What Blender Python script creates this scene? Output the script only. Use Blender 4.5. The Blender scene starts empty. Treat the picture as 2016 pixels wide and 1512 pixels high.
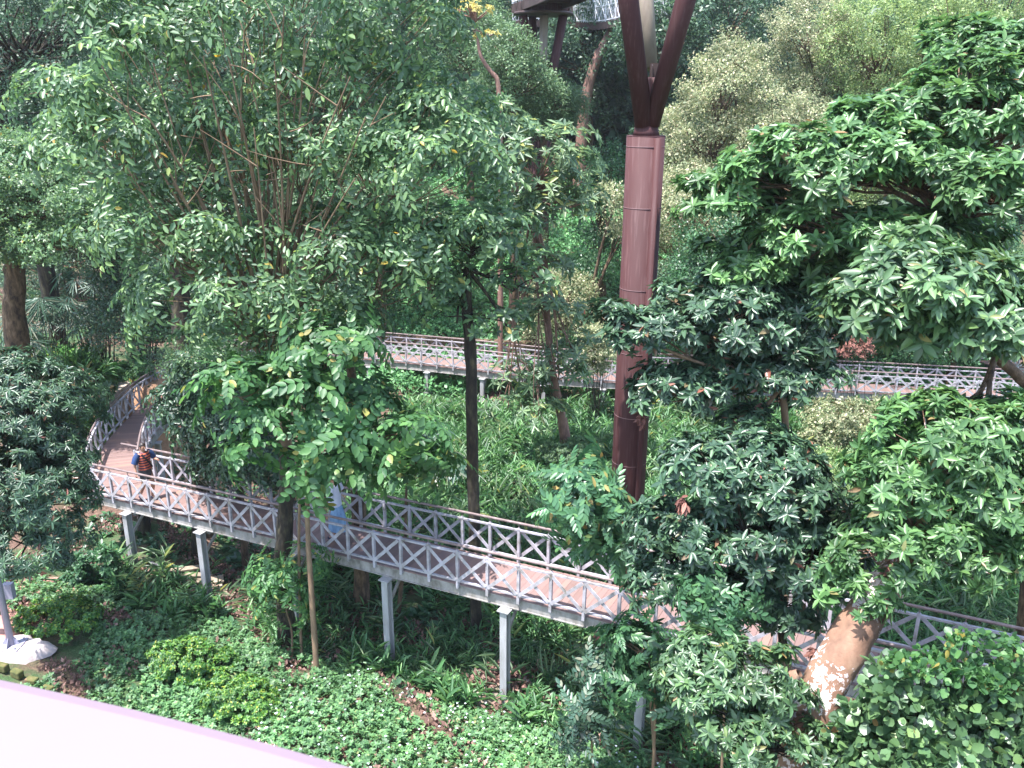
import bpy, math, random
import numpy as np
from mathutils import Vector, Matrix

# ------------------------------------------------------------------ camera, sky, sun, exposure
F, PITCH, ROLL, CAM_Z = 1700.0, math.radians(18.5), math.radians(0.28), 12.45
scene = bpy.context.scene
col = scene.collection
cam_d = bpy.data.cameras.new('camera')
cam = bpy.data.objects.new('camera', cam_d)
col.objects.link(cam)
cam.matrix_world = (Matrix.Translation((0, 0, CAM_Z)) @ Matrix.Rotation(math.pi / 2 - PITCH, 4, 'X') @ Matrix.Rotation(ROLL, 4, 'Z'))
cam_d.sensor_width = 36.0
cam_d.lens = F / 2016 * 36
cam_d.clip_start = 0.05
cam_d.clip_end = 1000
cam_d.dof.use_dof = True
cam_d.dof.focus_distance = 20
cam_d.dof.aperture_fstop = 13.0
scene.camera = cam

SUN_TO = Vector((-0.24, -0.20, 0.95)).normalized()
sun_el = math.asin(SUN_TO.z)
sun_az = math.atan2(SUN_TO.x, SUN_TO.y)
world = bpy.data.worlds.new('World')
scene.world = world
world.use_nodes = True
wn = world.node_tree
sky = wn.nodes.new('ShaderNodeTexSky')
sky.sky_type = 'NISHITA'
sky.sun_disc = False
sky.sun_elevation = sun_el
sky.sun_rotation = sun_az
sky.dust_density = 1.5
sky.air_density = 1.0
bg = wn.nodes['Background']
bg.inputs['Strength'].default_value = 0.15
wn.links.new(sky.outputs[0], bg.inputs[0])
sd = bpy.data.lights.new('sun', 'SUN')
sd.energy = 3.6
sd.angle = math.radians(0.6)
sd.color = (1.0, 0.96, 0.95)
so = bpy.data.objects.new('sun', sd)
so.rotation_euler = SUN_TO.to_track_quat('Z', 'Y').to_euler()
so.location = (0, 0, 60)
col.objects.link(so)
scene.view_settings.view_transform = 'Standard'
scene.view_settings.look = 'None'
scene.view_settings.gamma = 1
scene.view_settings.exposure = 2.0
scene.cycles.max_bounces = 6
scene.cycles.diffuse_bounces = 3
scene.cycles.glossy_bounces = 2
scene.cycles.transmission_bounces = 4
scene.cycles.transparent_max_bounces = 4
scene.cycles.use_denoising = True
scene.cycles.caustics_reflective = False
scene.cycles.caustics_refractive = False

# ------------------------------------------------------------------ helpers
RS = np.random.RandomState(7)
rnd = random.Random(11)


def ray(px, py):
    a, b = px - 1008.0, py - 756.0
    u = a * math.cos(ROLL) + b * math.sin(ROLL)
    v = -a * math.sin(ROLL) + b * math.cos(ROLL)
    return np.array([u / F, math.cos(PITCH) - v / F * math.sin(PITCH), -math.sin(PITCH) - v / F * math.cos(PITCH)])


def at(px, py, D):          # the point seen at a pixel, D metres ahead
    d = ray(px, py)
    return np.array([0, 0, CAM_Z]) + d * (D / d[1])


def atz(px, py, z):         # the point seen at a pixel at height z
    d = ray(px, py)
    return np.array([0, 0, CAM_Z]) + d * ((z - CAM_Z) / d[2])


def mpp(D, py=756):         # metres per photo pixel at distance D
    d = ray(1008, py)
    return D / d[1] / F


def tag(o, label=None, cat=None, group=None, kind=None):
    if label: o['label'] = label
    if cat: o['category'] = cat
    if group: o['group'] = group
    if kind: o['kind'] = kind
    return o


def empty(name, loc, label=None, cat=None, group=None):
    o = bpy.data.objects.new(name, None)
    o.empty_display_size = 0.2
    o.location = Vector(loc)
    col.objects.link(o)
    return tag(o, label, cat, group)


def mesh_obj(name, V, faces, mat, parent=None, smooth=True, attr=None):
    """V (n,3) world coordinates; faces list or (m,k) array; parented objects keep world coordinates minus the parent's location"""
    V = np.asarray(V, dtype=np.float32).reshape(-1, 3)
    if parent is not None:
        p = parent
        off = np.zeros(3)
        while p is not None:
            off += np.array(p.location); p = p.parent
        V = V - off.astype(np.float32)
    me = bpy.data.meshes.new(name)
    if isinstance(faces, np.ndarray):
        m, k = faces.shape
        me.vertices.add(len(V)); me.vertices.foreach_set('co', V.ravel())
        me.loops.add(m * k); me.loops.foreach_set('vertex_index', faces.astype(np.int32).ravel())
        me.polygons.add(m); me.polygons.foreach_set('loop_start', np.arange(0, m * k, k, dtype=np.int32))
        me.update(calc_edges=True)
    else:
        me.from_pydata(V.tolist(), [], faces)
        me.update()
    if smooth:
        me.polygons.foreach_set('use_smooth', np.ones(len(me.polygons), dtype=bool))
    if attr is not None:
        a = me.attributes.new('rnd', 'FLOAT', 'POINT')
        a.data.foreach_set('value', np.asarray(attr, dtype=np.float32).ravel())
    me.materials.append(mat)
    o = bpy.data.objects.new(name, me)
    col.objects.link(o)
    if parent is not None: o.parent = parent
    return o


class MB:
    def __init__(s): s.v = []; s.f = []

    def add(s, V, faces):
        n = len(s.v)
        s.v += [tuple(map(float, q)) for q in V]
        s.f += [tuple(i + n for i in f) for f in faces]
        return s

    def box(s, c, hx, hy, hz, X=(1, 0, 0), Y=(0, 1, 0), Z=(0, 0, 1)):
        c, X, Y, Z = map(lambda q: np.array(q, float), (c, X, Y, Z))
        V = [c + X * hx * a + Y * hy * b + Z * hz * d for d in (-1, 1) for b in (-1, 1) for a in (-1, 1)]
        return s.add(V, [(0, 2, 3, 1), (4, 5, 7, 6), (0, 1, 5, 4), (2, 6, 7, 3), (0, 4, 6, 2), (1, 3, 7, 5)])

    def bar(s, a, b, w, h, up=(0, 0, 1)):
        a, b, up = np.array(a, float), np.array(b, float), np.array(up, float)
        d = b - a; L = np.linalg.norm(d); d /= L
        X = np.cross(d, up); X /= np.linalg.norm(X) + 1e-9
        Z = np.cross(X, d)
        return s.box((a + b) / 2, w / 2, L / 2, h / 2, X, d, Z)

    def tube(s, pts, rad, n=8, caps=True):
        pts = [np.array(p, float) for p in pts]
        if not hasattr(rad, '__len__'): rad = [rad] * len(pts)
        V, f = tube_arrays(pts, rad, n)
        fs = [tuple(int(i) for i in q) for q in f]
        if caps:
            fs.append(tuple(range(n))[::-1]); fs.append(tuple(range(len(V) - n, len(V))))
        return s.add(V, fs)

    def build(s, name, mat, parent=None, smooth=False):
        o = mesh_obj(name, np.array(s.v), s.f, mat, parent, smooth)
        return o


def tube_arrays(pts, rad, n=6):
    pts = np.array(pts, float); m = len(pts)
    T = np.gradient(pts, axis=0); T /= np.linalg.norm(T, axis=1)[:, None] + 1e-9
    ref = np.array([0.31, 0.87, 0.1]) if abs(T[0][2]) > .6 else np.array([0, 0, 1.0])
    X = np.cross(T, ref); X /= np.linalg.norm(X, axis=1)[:, None] + 1e-9
    Y = np.cross(T, X)
    a = np.linspace(0, 2 * math.pi, n, endpoint=False)
    ring = X[:, None, :] * np.cos(a)[None, :, None] + Y[:, None, :] * np.sin(a)[None, :, None]
    V = pts[:, None, :] + ring * np.array(rad, float)[:, None, None]
    V = V.reshape(-1, 3)
    i = np.arange(m - 1)[:, None] * n + np.arange(n)[None, :]
    j = np.arange(m - 1)[:, None] * n + (np.arange(n)[None, :] + 1) % n
    f = np.stack([i, j, j + n, i + n], -1).reshape(-1, 4)
    return V, f


# ------------------------------------------------------------------ materials
def new_mat(name):
    m = bpy.data.materials.new(name); m.use_nodes = True
    nt = m.node_tree
    return m, nt, nt.nodes['Principled BSDF']


def ramp(nt, fac, stops):
    r = nt.nodes.new('ShaderNodeValToRGB')
    while len(r.color_ramp.elements) < len(stops): r.color_ramp.elements.new(0.5)
    for e, (p, c) in zip(r.color_ramp.elements, stops):
        e.position = p; e.color = (*c, 1)
    nt.links.new(fac, r.inputs[0])
    return r.outputs[0]


def noise(nt, scale, detail=4, rough=.6, vec=None, dist=0):
    n = nt.nodes.new('ShaderNodeTexNoise')
    n.inputs['Scale'].default_value = scale; n.inputs['Detail'].default_value = detail
    n.inputs['Roughness'].default_value = rough; n.inputs['Distortion'].default_value = dist
    if vec is None:
        t = nt.nodes.new('ShaderNodeTexCoord'); vec = t.outputs['Object']
    nt.links.new(vec, n.inputs['Vector'])
    return n.outputs['Fac']


def mapping(nt, sc=(1, 1, 1), rot=(0, 0, 0), coord='Object'):
    t = nt.nodes.new('ShaderNodeTexCoord'); mp = nt.nodes.new('ShaderNodeMapping')
    mp.inputs['Scale'].default_value = sc; mp.inputs['Rotation'].default_value = rot
    nt.links.new(t.outputs[coord], mp.inputs[0])
    return mp.outputs[0]


def bump(nt, b, h, strength=.4, dist=.02):
    n = nt.nodes.new('ShaderNodeBump'); n.inputs['Strength'].default_value = strength; n.inputs['Distance'].default_value = dist
    nt.links.new(h, n.inputs['Height']); nt.links.new(n.outputs[0], b.inputs['Normal'])


def mixc(nt, fac, a, b):
    m = nt.nodes.new('ShaderNodeMix'); m.data_type = 'RGBA'
    for s, q in ((0, fac), (6, a), (7, b)):
        if isinstance(q, (int, float)): m.inputs[s].default_value = q
        elif isinstance(q, tuple): m.inputs[s].default_value = (*q, 1)
        else: nt.links.new(q, m.inputs[s])
    return m.outputs[2]


def solid(name, stops, scale=6, rough=.7, metal=0, bmp=.3, sc=(1, 1, 1), bd=.01, detail=5):
    m, nt, b = new_mat(name)
    v = mapping(nt, sc)
    n = noise(nt, scale, detail, .65, v)
    nt.links.new(ramp(nt, n, stops), b.inputs['Base Color'])
    b.inputs['Roughness'].default_value = rough; b.inputs['Metallic'].default_value = metal
    if bmp: bump(nt, b, n, bmp, bd)
    return m


def leaf_mat(name, cols, rough=.38, trans=.3, tint=(.94, 1.0, 1.14, 1), spec=.5):
    """cols: list of (position, colour) over the leaf's own random number"""
    m, nt, b = new_mat(name)
    at_ = nt.nodes.new('ShaderNodeAttribute'); at_.attribute_name = 'rnd'
    c = ramp(nt, at_.outputs['Fac'], cols)
    # young and old clumps across the crown
    n = noise(nt, 0.9, 2, .5)
    hs = nt.nodes.new('ShaderNodeHueSaturation')
    mr = nt.nodes.new('ShaderNodeMapRange')
    mr.inputs['From Min'].default_value = .3; mr.inputs['From Max'].default_value = .7
    mr.inputs['To Min'].default_value = .75; mr.inputs['To Max'].default_value = 1.3
    nt.links.new(n, mr.inputs[0]); nt.links.new(mr.outputs[0], hs.inputs['Value']); nt.links.new(c, hs.inputs['Color'])
    cool = nt.nodes.new('ShaderNodeMix'); cool.data_type = 'RGBA'; cool.blend_type = 'MULTIPLY'; cool.inputs[0].default_value = 1
    cool.inputs[7].default_value = tint
    nt.links.new(hs.outputs[0], cool.inputs[6])
    hs = cool; hso = cool.outputs[2]
    nt.links.new(hso, b.inputs['Base Color'])
    b.inputs['Roughness'].default_value = rough
    b.inputs['Specular IOR Level'].default_value = spec
    tr = nt.nodes.new('ShaderNodeBsdfTranslucent')
    g = nt.nodes.new('ShaderNodeHueSaturation'); g.inputs['Hue'].default_value = .485
    g.inputs['Saturation'].default_value = 1.1; g.inputs['Value'].default_value = 1.7
    nt.links.new(hso, g.inputs['Color']); nt.links.new(g.outputs[0], tr.inputs[0])
    mx = nt.nodes.new('ShaderNodeMixShader'); mx.inputs[0].default_value = trans
    nt.links.new(b.outputs[0], mx.inputs[1]); nt.links.new(tr.outputs[0], mx.inputs[2])
    nt.links.new(mx.outputs[0], nt.nodes['Material Output'].inputs['Surface'])
    return m


M = {}
M['glossy'] = leaf_mat('glossy_leaf', [(0, (.045, .085, .036)), (.55, (.07, .135, .05)), (.93, (.12, .20, .065)), (.985, (.14, .21, .06)), (1, (.32, .17, .06))], .4, .25, spec=.6)
M['glossy_dark'] = leaf_mat('dark_glossy_leaf', [(0, (.03, .058, .032)), (.6, (.048, .095, .046)), (.97, (.085, .15, .06)), (1, (.22, .08, .05))], .36, .18)
M['glossy_fresh'] = leaf_mat('fresh_glossy_leaf', [(0, (.045, .10, .032)), (.6, (.08, .165, .05)), (.98, (.14, .25, .07)), (1, (.25, .14, .06))], .4, .3)
M['pinnate'] = leaf_mat('small_leaf', [(0, (.06, .11, .05)), (.6, (.105, .185, .075)), (.94, (.19, .29, .10)), (.99, (.24, .35, .09)), (1, (.45, .28, .05))], .42, .38, spec=.6)
M['pale'] = leaf_mat('pale_leaf', [(0, (.08, .13, .065)), (.6, (.13, .20, .09)), (.94, (.2, .27, .11)), (1, (.40, .38, .1))], .38, .35)
M['bright'] = leaf_mat('bright_leaf', [(0, (.045, .11, .04)), (.6, (.07, .16, .05)), (.96, (.12, .24, .065)), (1, (.36, .28, .07))], .45, .4)
M['sap'] = leaf_mat('sapling_leaf', [(0, (.04, .10, .045)), (.7, (.065, .15, .06)), (.95, (.10, .2, .06)), (1, (.40, .24, .07))], .38, .3)
M['deep'] = leaf_mat('deep_green_leaf', [(0, (.03, .075, .032)), (.7, (.05, .125, .047)), (1, (.09, .19, .06))], .42, .25)
M['olive'] = leaf_mat('olive_leaf', [(0, (.12, .15, .065)), (.5, (.22, .25, .11)), (.8, (.36, .35, .17)), (1, (.60, .50, .30))], .5, .3)
M['olive_green'] = leaf_mat('yellow_green_leaf', [(0, (.11, .17, .055)), (.6, (.20, .28, .09)), (1, (.36, .40, .15))], .5, .35)
M['fardark'] = leaf_mat('distant_dark_leaf', [(0, (.03, .062, .032)), (.7, (.05, .10, .048)), (1, (.10, .17, .07))], .5, .2)
M['farmid'] = leaf_mat('distant_green_leaf', [(0, (.06, .11, .045)), (.7, (.11, .18, .07)), (1, (.20, .28, .11))], .5, .25)
M['ivy'] = leaf_mat('creeper_leaf', [(0, (.05, .14, .05)), (.6, (.10, .25, .08)), (1, (.18, .36, .12))], .5, .3)
M['cover'] = leaf_mat('ground_cover_leaf', [(0, (.06, .13, .05)), (.5, (.10, .205, .075)), (.95, (.17, .31, .10)), (1, (.30, .30, .12))], .5, .35)
M['blade'] = leaf_mat('ginger_leaf', [(0, (.05, .115, .042)), (.6, (.08, .185, .06)), (1, (.16, .29, .09))], .42, .3)
M['fan'] = leaf_mat('fan_palm_leaf', [(0, (.035, .075, .045)), (.8, (.065, .12, .065)), (1, (.2, .19, .12))], .36, .2)
M['shrub'] = leaf_mat('shrub_leaf', [(0, (.04, .11, .03)), (.6, (.08, .19, .035)), (.9, (.17, .30, .04)), (1, (.35, .34, .05))], .42, .3)
M['petal'] = leaf_mat('petal', [(0, (.7, .7, .65)), (1, (.8, .8, .75))], .6, .3)
M['gold'] = leaf_mat('golden_leaf', [(0, (.42, .34, .08)), (1, (.6, .52, .16))], .5, .3)
M['litter'] = leaf_mat('dry_leaf', [(0, (.10, .05, .035)), (.5, (.19, .10, .07)), (1, (.34, .20, .14))], .8, .1)
M['dead'] = leaf_mat('dead_leaf', [(0, (.11, .04, .03)), (1, (.26, .11, .07))], .8, .1)

M['bark_dark'] = solid('dark_bark', [(.35, (.008, .008, .006)), (.52, (.035, .027, .018)), (.62, (.06, .055, .03)), (.75, (.16, .11, .07))], 7, .95, 0, 1, (1, 1, .35), .05)
M['bark_brown'] = solid('brown_bark', [(.35, (.03, .018, .012)), (.52, (.11, .07, .04)), (.75, (.24, .16, .10))], 8, .9, 0, 1, (1, 1, .35), .04)
M['bark_smooth'] = solid('smooth_bark', [(.3, (.13, .08, .05)), (.6, (.22, .15, .09)), (.8, (.3, .22, .14))], 5, .85, 0, .3, (1, 1, .4), .01)
M['bark_red'] = solid('reddish_bark', [(.3, (.12, .07, .05)), (.55, (.22, .12, .09)), (.75, (.33, .2, .15))], 12, .85, 0, .6, (1, 1, .35), .02)


def lichen_bark():
    m, nt, b = new_mat('lichen_bark')
    n1 = noise(nt, 3, 6, .6, mapping(nt, (1, 1, .5)))
    c = ramp(nt, n1, [(.3, (.10, .055, .035)), (.55, (.22, .125, .08)), (.8, (.33, .22, .15))])
    n2 = noise(nt, 14, 3, .7)
    n3 = noise(nt, 1.6, 2, .5)
    ma = nt.nodes.new('ShaderNodeMath'); ma.operation = 'MULTIPLY'
    nt.links.new(n2, ma.inputs[0]); nt.links.new(n3, ma.inputs[1])
    k = ramp(nt, ma.outputs[0], [(.29, (0, 0, 0)), (.305, (1, 1, 1))])
    nt.links.new(mixc(nt, k, c, (.55, .48, .47)), b.inputs['Base Color'])
    b.inputs['Roughness'].default_value = .85
    bump(nt, b, n2, .5, .02)
    return m


M['bark_lichen'] = lichen_bark()


def steel_paint():
    m, nt, b = new_mat('brown_steel_paint')
    n = noise(nt, 1.2, 5, .6, mapping(nt, (1, 1, .35)))
    n2 = noise(nt, 22, 3, .6, mapping(nt, (1, 1, .06)))
    c = ramp(nt, n, [(.3, (.040, .0135, .014)), (.6, (.054, .019, .0195)), (.8, (.07, .028, .028))])
    c2 = mixc(nt, ramp(nt, n2, [(.5, (0, 0, 0)), (.8, (.35, .35, .35))]), c, (.17, .11, .11))
    nt.links.new(c2, b.inputs['Base Color'])
    b.inputs['Roughness'].default_value = .72
    b.inputs['Specular IOR Level'].default_value = .3
    bump(nt, b, n, .12, .01)
    return m


M['steel'] = steel_paint()
M['seam'] = solid('weld_seam_paint', [(.3, (.15, .08, .08)), (.7, (.22, .13, .13))], 8, .6, 0, 0)
M['steel_faded'] = solid('faded_tan_paint', [(.3, (.13, .10, .075)), (.6, (.20, .165, .12)), (.8, (.27, .23, .17))], 5, .6, 0, .1, (1, 1, .1))
M['steel_dark'] = solid('dark_brown_steel', [(.3, (.03, .018, .015)), (.7, (.07, .04, .035))], 3, .6, 0, .1)
M['rail_wood'] = solid('weathered_grey_rail', [(.3, (.15, .13, .105)), (.42, (.29, .275, .285)), (.65, (.43, .41, .46))], 5, .6, 0, .2, (1, 1, 1), .004)
M['rail_cap'] = solid('handrail_paint', [(.3, (.12, .085, .08)), (.6, (.2, .15, .145)), (.8, (.30, .25, .24))], 6, .45, 0, .1)
M['beam'] = solid('weathered_grey_beam', [(.3, (.13, .12, .10)), (.5, (.27, .255, .24)), (.75, (.40, .38, .37))], 5, .75, 0, .3, (1, 1, .5), .006)
M['post'] = solid('pale_grey_post', [(.3, (.25, .245, .24)), (.6, (.36, .36, .37)), (.8, (.45, .45, .46))], 4, .6, 0, .15, (1, 1, .3), .004)
M['pole'] = solid('grey_lilac_pole_paint', [(.3, (.26, .25, .32)), (.8, (.34, .33, .41))], 3, .4, 0, .05)
M['concrete'] = solid('concrete', [(.3, (.32, .27, .25)), (.6, (.45, .39, .38)), (.8, (.55, .48, .48))], 7, .9, 0, .4)
M['stone'] = solid('mossy_stone', [(.3, (.10, .09, .05)), (.5, (.28, .23, .18)), (.75, (.48, .40, .36))], 3.5, .95, 0, .6, (1, 1, 1), .03)
M['moss'] = solid('mossy_brick', [(.3, (.05, .06, .015)), (.55, (.10, .10, .03)), (.75, (.24, .13, .09))], 7, .95, 0, .6, (1, 1, 1), .02)
M['plank'] = solid('old_plank', [(.3, (.12, .09, .06)), (.55, (.27, .22, .16)), (.8, (.42, .37, .29))], 7, .9, 0, .5, (1, .3, 1), .01)
M['white_paint'] = solid('pale_lilac_paint', [(.3, (.18, .132, .157)), (.7, (.188, .139, .165))], 2, .6, 0, 0)
M['pipe'] = solid('grey_pipe', [(.3, (.10, .10, .11)), (.8, (.2, .19, .21))], 5, .5, 0, .1)
M['mesh_white'] = solid('white_wire_railing', [(.3, (.5, .5, .52)), (.7, (.68, .68, .7))], 3, .5, 0, 0)
M['skin'] = solid('skin', [(.3, (.42, .23, .16)), (.7, (.50, .28, .2))], 4, .5, 0, 0)
M['hair'] = solid('black_hair', [(.3, (.012, .009, .008)), (.7, (.03, .02, .018))], 30, .45, 0, .3)
M['shoe'] = solid('dark_shoe', [(.3, (.015, .02, .06)), (.7, (.03, .035, .09))], 8, .6, 0, 0)
M['shorts'] = solid('grey_cloth', [(.3, (.05, .055, .07)), (.7, (.09, .095, .11))], 12, .9, 0, .2)
M['denim'] = solid('light_blue_cloth', [(.3, (.13, .24, .42)), (.5, (.22, .36, .58)), (.7, (.30, .46, .68))], 9, .9, 0, .3, (1, 1, .3))
M['white_cloth'] = solid('white_cloth', [(.3, (.5, .52, .68)), (.7, (.66, .67, .8))], 7, .9, 0, .3)
M['bag'] = solid('brown_leather', [(.3, (.16, .08, .06)), (.7, (.26, .14, .11))], 6, .6, 0, .1)
M['navy'] = solid('navy_cloth', [(.3, (.01, .03, .10)), (.7, (.02, .06, .18))], 9, .85, 0, .1)
M['black'] = solid('black_strap', [(.3, (.01, .01, .012)), (.7, (.02, .02, .025))], 9, .7, 0, 0)


def stripe_mat():
    m, nt, b = new_mat('striped_cloth')
    w = nt.nodes.new('ShaderNodeTexWave'); w.wave_type = 'BANDS'; w.bands_direction = 'Z'
    w.inputs['Scale'].default_value = 4.4; w.inputs['Distortion'].default_value = .4
    w.inputs['Detail'].default_value = 1
    nt.links.new(mapping(nt), w.inputs['Vector'])
    nt.links.new(ramp(nt, w.outputs['Fac'], [(.46, (.03, .02, .06)), (.54, (.62, .15, .08))]), b.inputs['Base Color'])
    b.inputs['Roughness'].default_value = .9
    return m


M['stripe'] = stripe_mat()


def deck_mat():
    m, nt, b = new_mat('deck_boards')
    at_ = nt.nodes.new('ShaderNodeAttribute'); at_.attribute_name = 'rnd'
    c = ramp(nt, at_.outputs['Fac'], [(0, (.15, .095, .08)), (.5, (.19, .12, .105)), (.85, (.22, .14, .125)), (1, (.25, .15, .11))])
    n = noise(nt, 3, 5, .6)
    c2 = mixc(nt, ramp(nt, n, [(.35, (0, 0, 0)), (.7, (.5, .5, .5))]), c, (.17, .12, .115))
    nt.links.new(c2, b.inputs['Base Color'])
    b.inputs['Roughness'].default_value = .6
    bump(nt, b, noise(nt, 40, 2), .15, .003)
    return m


M['deck'] = deck_mat()


def ground_mat():
    m, nt, b = new_mat('forest_floor')
    n1 = noise(nt, .55, 6, .65); n2 = noise(nt, 9, 6, .7); n3 = noise(nt, 34, 3, .7)
    soil = ramp(nt, n2, [(.3, (.045, .028, .02)), (.5, (.11, .065, .045)), (.7, (.21, .125, .09))])
    gr = ramp(nt, n3, [(.3, (.018, .04, .015)), (.6, (.05, .10, .03)), (.8, (.10, .15, .05))])
    k = ramp(nt, n1, [(.44, (0, 0, 0)), (.56, (1, 1, 1))])
    nt.links.new(mixc(nt, k, soil, gr), b.inputs['Base Color'])
    b.inputs['Roughness'].default_value = .95
    bump(nt, b, n2, 1, .06)
    return m


M['ground'] = ground_mat()
M['soil'] = solid('orange_soil', [(.3, (.24, .13, .075)), (.5, (.33, .19, .11)), (.75, (.42, .27, .17))], 4, .95, 0, .7, (1, 1, 1), .03)
M['path'] = solid('pink_brick_path', [(.3, (.30, .15, .12)), (.6, (.42, .22, .18)), (.8, (.5, .3, .25))], 9, .9, 0, .3)


# ------------------------------------------------------------------ terrain
def sstep(a, b, x):
    t = np.clip((x - a) / (b - a), 0, 1); return t * t * (3 - 2 * t)


def gz(x, y):
    x = np.asarray(x, float); y = np.asarray(y, float)
    z = .12 * np.sin(x * .9 + 1.3) * np.cos(y * .7) + .07 * np.sin(x * 2.3 + y * 1.7)
    # near bank on the left and in front
    bank = sstep(15.6 - .42 * x, 13.4 - .42 * x, y) * sstep(9, 3, x)
    z = z + bank * .45
    z = z + sstep(-6.5, -12, x) * .3 * sstep(24, 20, y)
    # hill behind
    hy = y + np.clip(-x - 8, 0, 10) * .3
    z = z + sstep(36, 54, hy) * 5.0 + sstep(50, 80, hy) * 8.5 + sstep(78, 130, hy) * 16
    # terrace behind the retaining wall on the left
    z = z + 2.3 * sstep(28.2, 29.6, y + .15 * (x + 14)) * sstep(-11.5, -13.2, x) * (1 - sstep(36, 54, hy))
    return z


xs = np.concatenate([np.arange(-90, -24, 3), np.arange(-24, 24, .4), np.arange(24, 91, 3)])
ys = np.concatenate([np.arange(-6, 46, .4), np.arange(46, 150, 3)])
X, Y = np.meshgrid(xs, ys)
Zg = gz(X, Y) + .03 * RS.randn(*X.shape)
nx, ny = len(xs), len(ys)
idx = (np.arange(ny - 1)[:, None] * nx + np.arange(nx - 1)[None, :]).ravel()
tag(mesh_obj('ground', np.stack([X, Y, Zg], -1).reshape(-1, 3), np.stack([idx, idx + 1, idx + 1 + nx, idx + nx], -1), M['ground']),
    'brown leaf-littered forest floor rising into the hill behind', 'ground', None, 'structure')


def patch(name, cx, cy, rx, ry, mat, label, cat, lift=.03, seed=1, zf=None):
    r = np.random.RandomState(seed); n = 40; rings = 9
    V = [(cx, cy)]; ph = r.rand(4) * 6
    for k in range(1, rings + 1):
        for i in range(n):
            a = 2 * math.pi * i / n
            q = k / rings * (1 + .18 * math.sin(2 * a + ph[0]) + .12 * math.sin(3 * a + ph[1]) + .07 * math.sin(7 * a + ph[2]))
            V.append((cx + rx * q * math.cos(a), cy + ry * q * math.sin(a)))
    V = np.array(V)
    z = gz(V[:, 0], V[:, 1]) + lift
    rr = np.concatenate([[0], np.repeat(np.arange(1, rings + 1), n)])
    z[rr == rings] -= lift + .08
    if zf is not None: z = z + zf * (1 - (rr / rings) ** 2)
    f = [(0, 1 + i, 1 + (i + 1) % n) for i in range(n)]
    for k in range(rings - 1):
        for i in range(n):
            a = 1 + k * n + i; b = 1 + k * n + (i + 1) % n
            f.append((a, a + n, b + n, b))
    return tag(mesh_obj(name, np.column_stack([V, z]), f, mat), label, cat, None, 'structure')


p = atz(345, 885, .3)
patch('bare_soil', p[0], p[1] + .6, 3.2, 3.4, M['soil'], 'orange bare soil patch under the trees behind the back boardwalk', 'soil', .06, 3)
p = atz(230, 830, .6)
patch('bare_soil', p[0], p[1], 2.2, 2.4, M['soil'], 'pale orange bare soil at the foot of the stone retaining wall', 'soil', .06, 5)
p = atz(-20, 1240, .75)
patch('path', p[0] - .6, p[1], 2.3, 2.6, M['path'], 'reddish dirt and gravel path around the lamp post', 'path', .05, 8)

# ------------------------------------------------------------------ foliage engine
GOLD = math.pi * (3 - math.sqrt(5))


def norm(v): return v / (np.linalg.norm(v, axis=-1, keepdims=True) + 1e-9)


def leaf_template(kind, w, droop=.18, fold=.12):
    if kind == 4:
        P = np.array([(0, 0, 0), (.42, -w, fold * .5), (1, 0, -droop), (.42, w, fold * .5)], float)
        Fc = np.array([(0, 1, 2, 3)])
    elif kind == 8:
        q = lambda t: fold * .5 - droop * t * t
        P = np.array([(0, 0, 0), (.14, -w * .62, q(.14)), (.42, -w, q(.42)), (.76, -w * .68, q(.76)), (1, 0, -droop), (.76, w * .68, q(.76)), (.42, w, q(.42)), (.14, w * .62, q(.14)), (.45, 0, -droop * .2 - fold * .3)], float)
        Fc = np.array([(0, 1, 2, 8), (8, 2, 3, 4), (8, 4, 5, 6), (0, 8, 6, 7)])
    else:
        P = np.array([(0, 0, 0), (.28, -w * .85, fold * .6 - droop * .08), (.68, -w * .8, fold * .5 - droop * .5), (1, 0, -droop), (.68, w * .8, fold * .5 - droop * .5), (.28, w * .85, fold * .6 - droop * .08)], float)
        Fc = np.array([(0, 1, 2, 3), (0, 3, 4, 5)])
    return P, Fc


class Sprig:
    """a set of leaves: base point, direction, normal, length"""
    def __init__(s, P, D, N, L):
        s.P = np.array(P, float); s.D = norm(np.array(D, float)); s.N = np.array(N, float); s.L = np.array(L, float)


def sp_rosette(r, L, n=8, tilt=.35, tiers=1):
    P, D, N, Ls = [], [], [], []
    for t in range(tiers):
        for i in range(n):
            a = 2 * math.pi * (i + r.rand() * .5) / n + t * .4
            e = tilt + r.uniform(-.25, .25) - .35 * t
            d = (math.cos(a) * math.cos(e), math.sin(a) * math.cos(e), math.sin(e))
            P.append((0, 0, -t * L * .35)); D.append(d)
            N.append((-math.cos(a) * math.sin(e), -math.sin(a) * math.sin(e), math.cos(e))); Ls.append(L * r.uniform(.75, 1.12))
    return Sprig(P, D, N, Ls)


def sp_frond(r, R, L, n=7, spread=1.15, droop=.5):
    """one pinnate leaf along +x of the local frame (z is up) with a curved rachis"""
    P, D, N, Ls = [], [], [], []
    for i in range(n):
        t = (i + 1.2) / (n + .8)
        x = R * t; z = -droop * R * t * t
        sl = -2 * droop * t
        for s in (-1, 1):
            a = spread - .35 * t
            d = np.array((math.cos(a), s * math.sin(a), -.2 + sl * math.cos(a)))
            P.append((x, 0, z)); D.append(d); N.append((-sl * .5, -s * .15, 1)); Ls.append(L * (1 - .35 * abs(t - .55)) * r.uniform(.88, 1.1))
    P.append((R, 0, -droop * R)); D.append((1, 0, -2 * droop)); N.append((2 * droop, 0, 1)); Ls.append(L)
    return Sprig(P, D, N, Ls)


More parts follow.
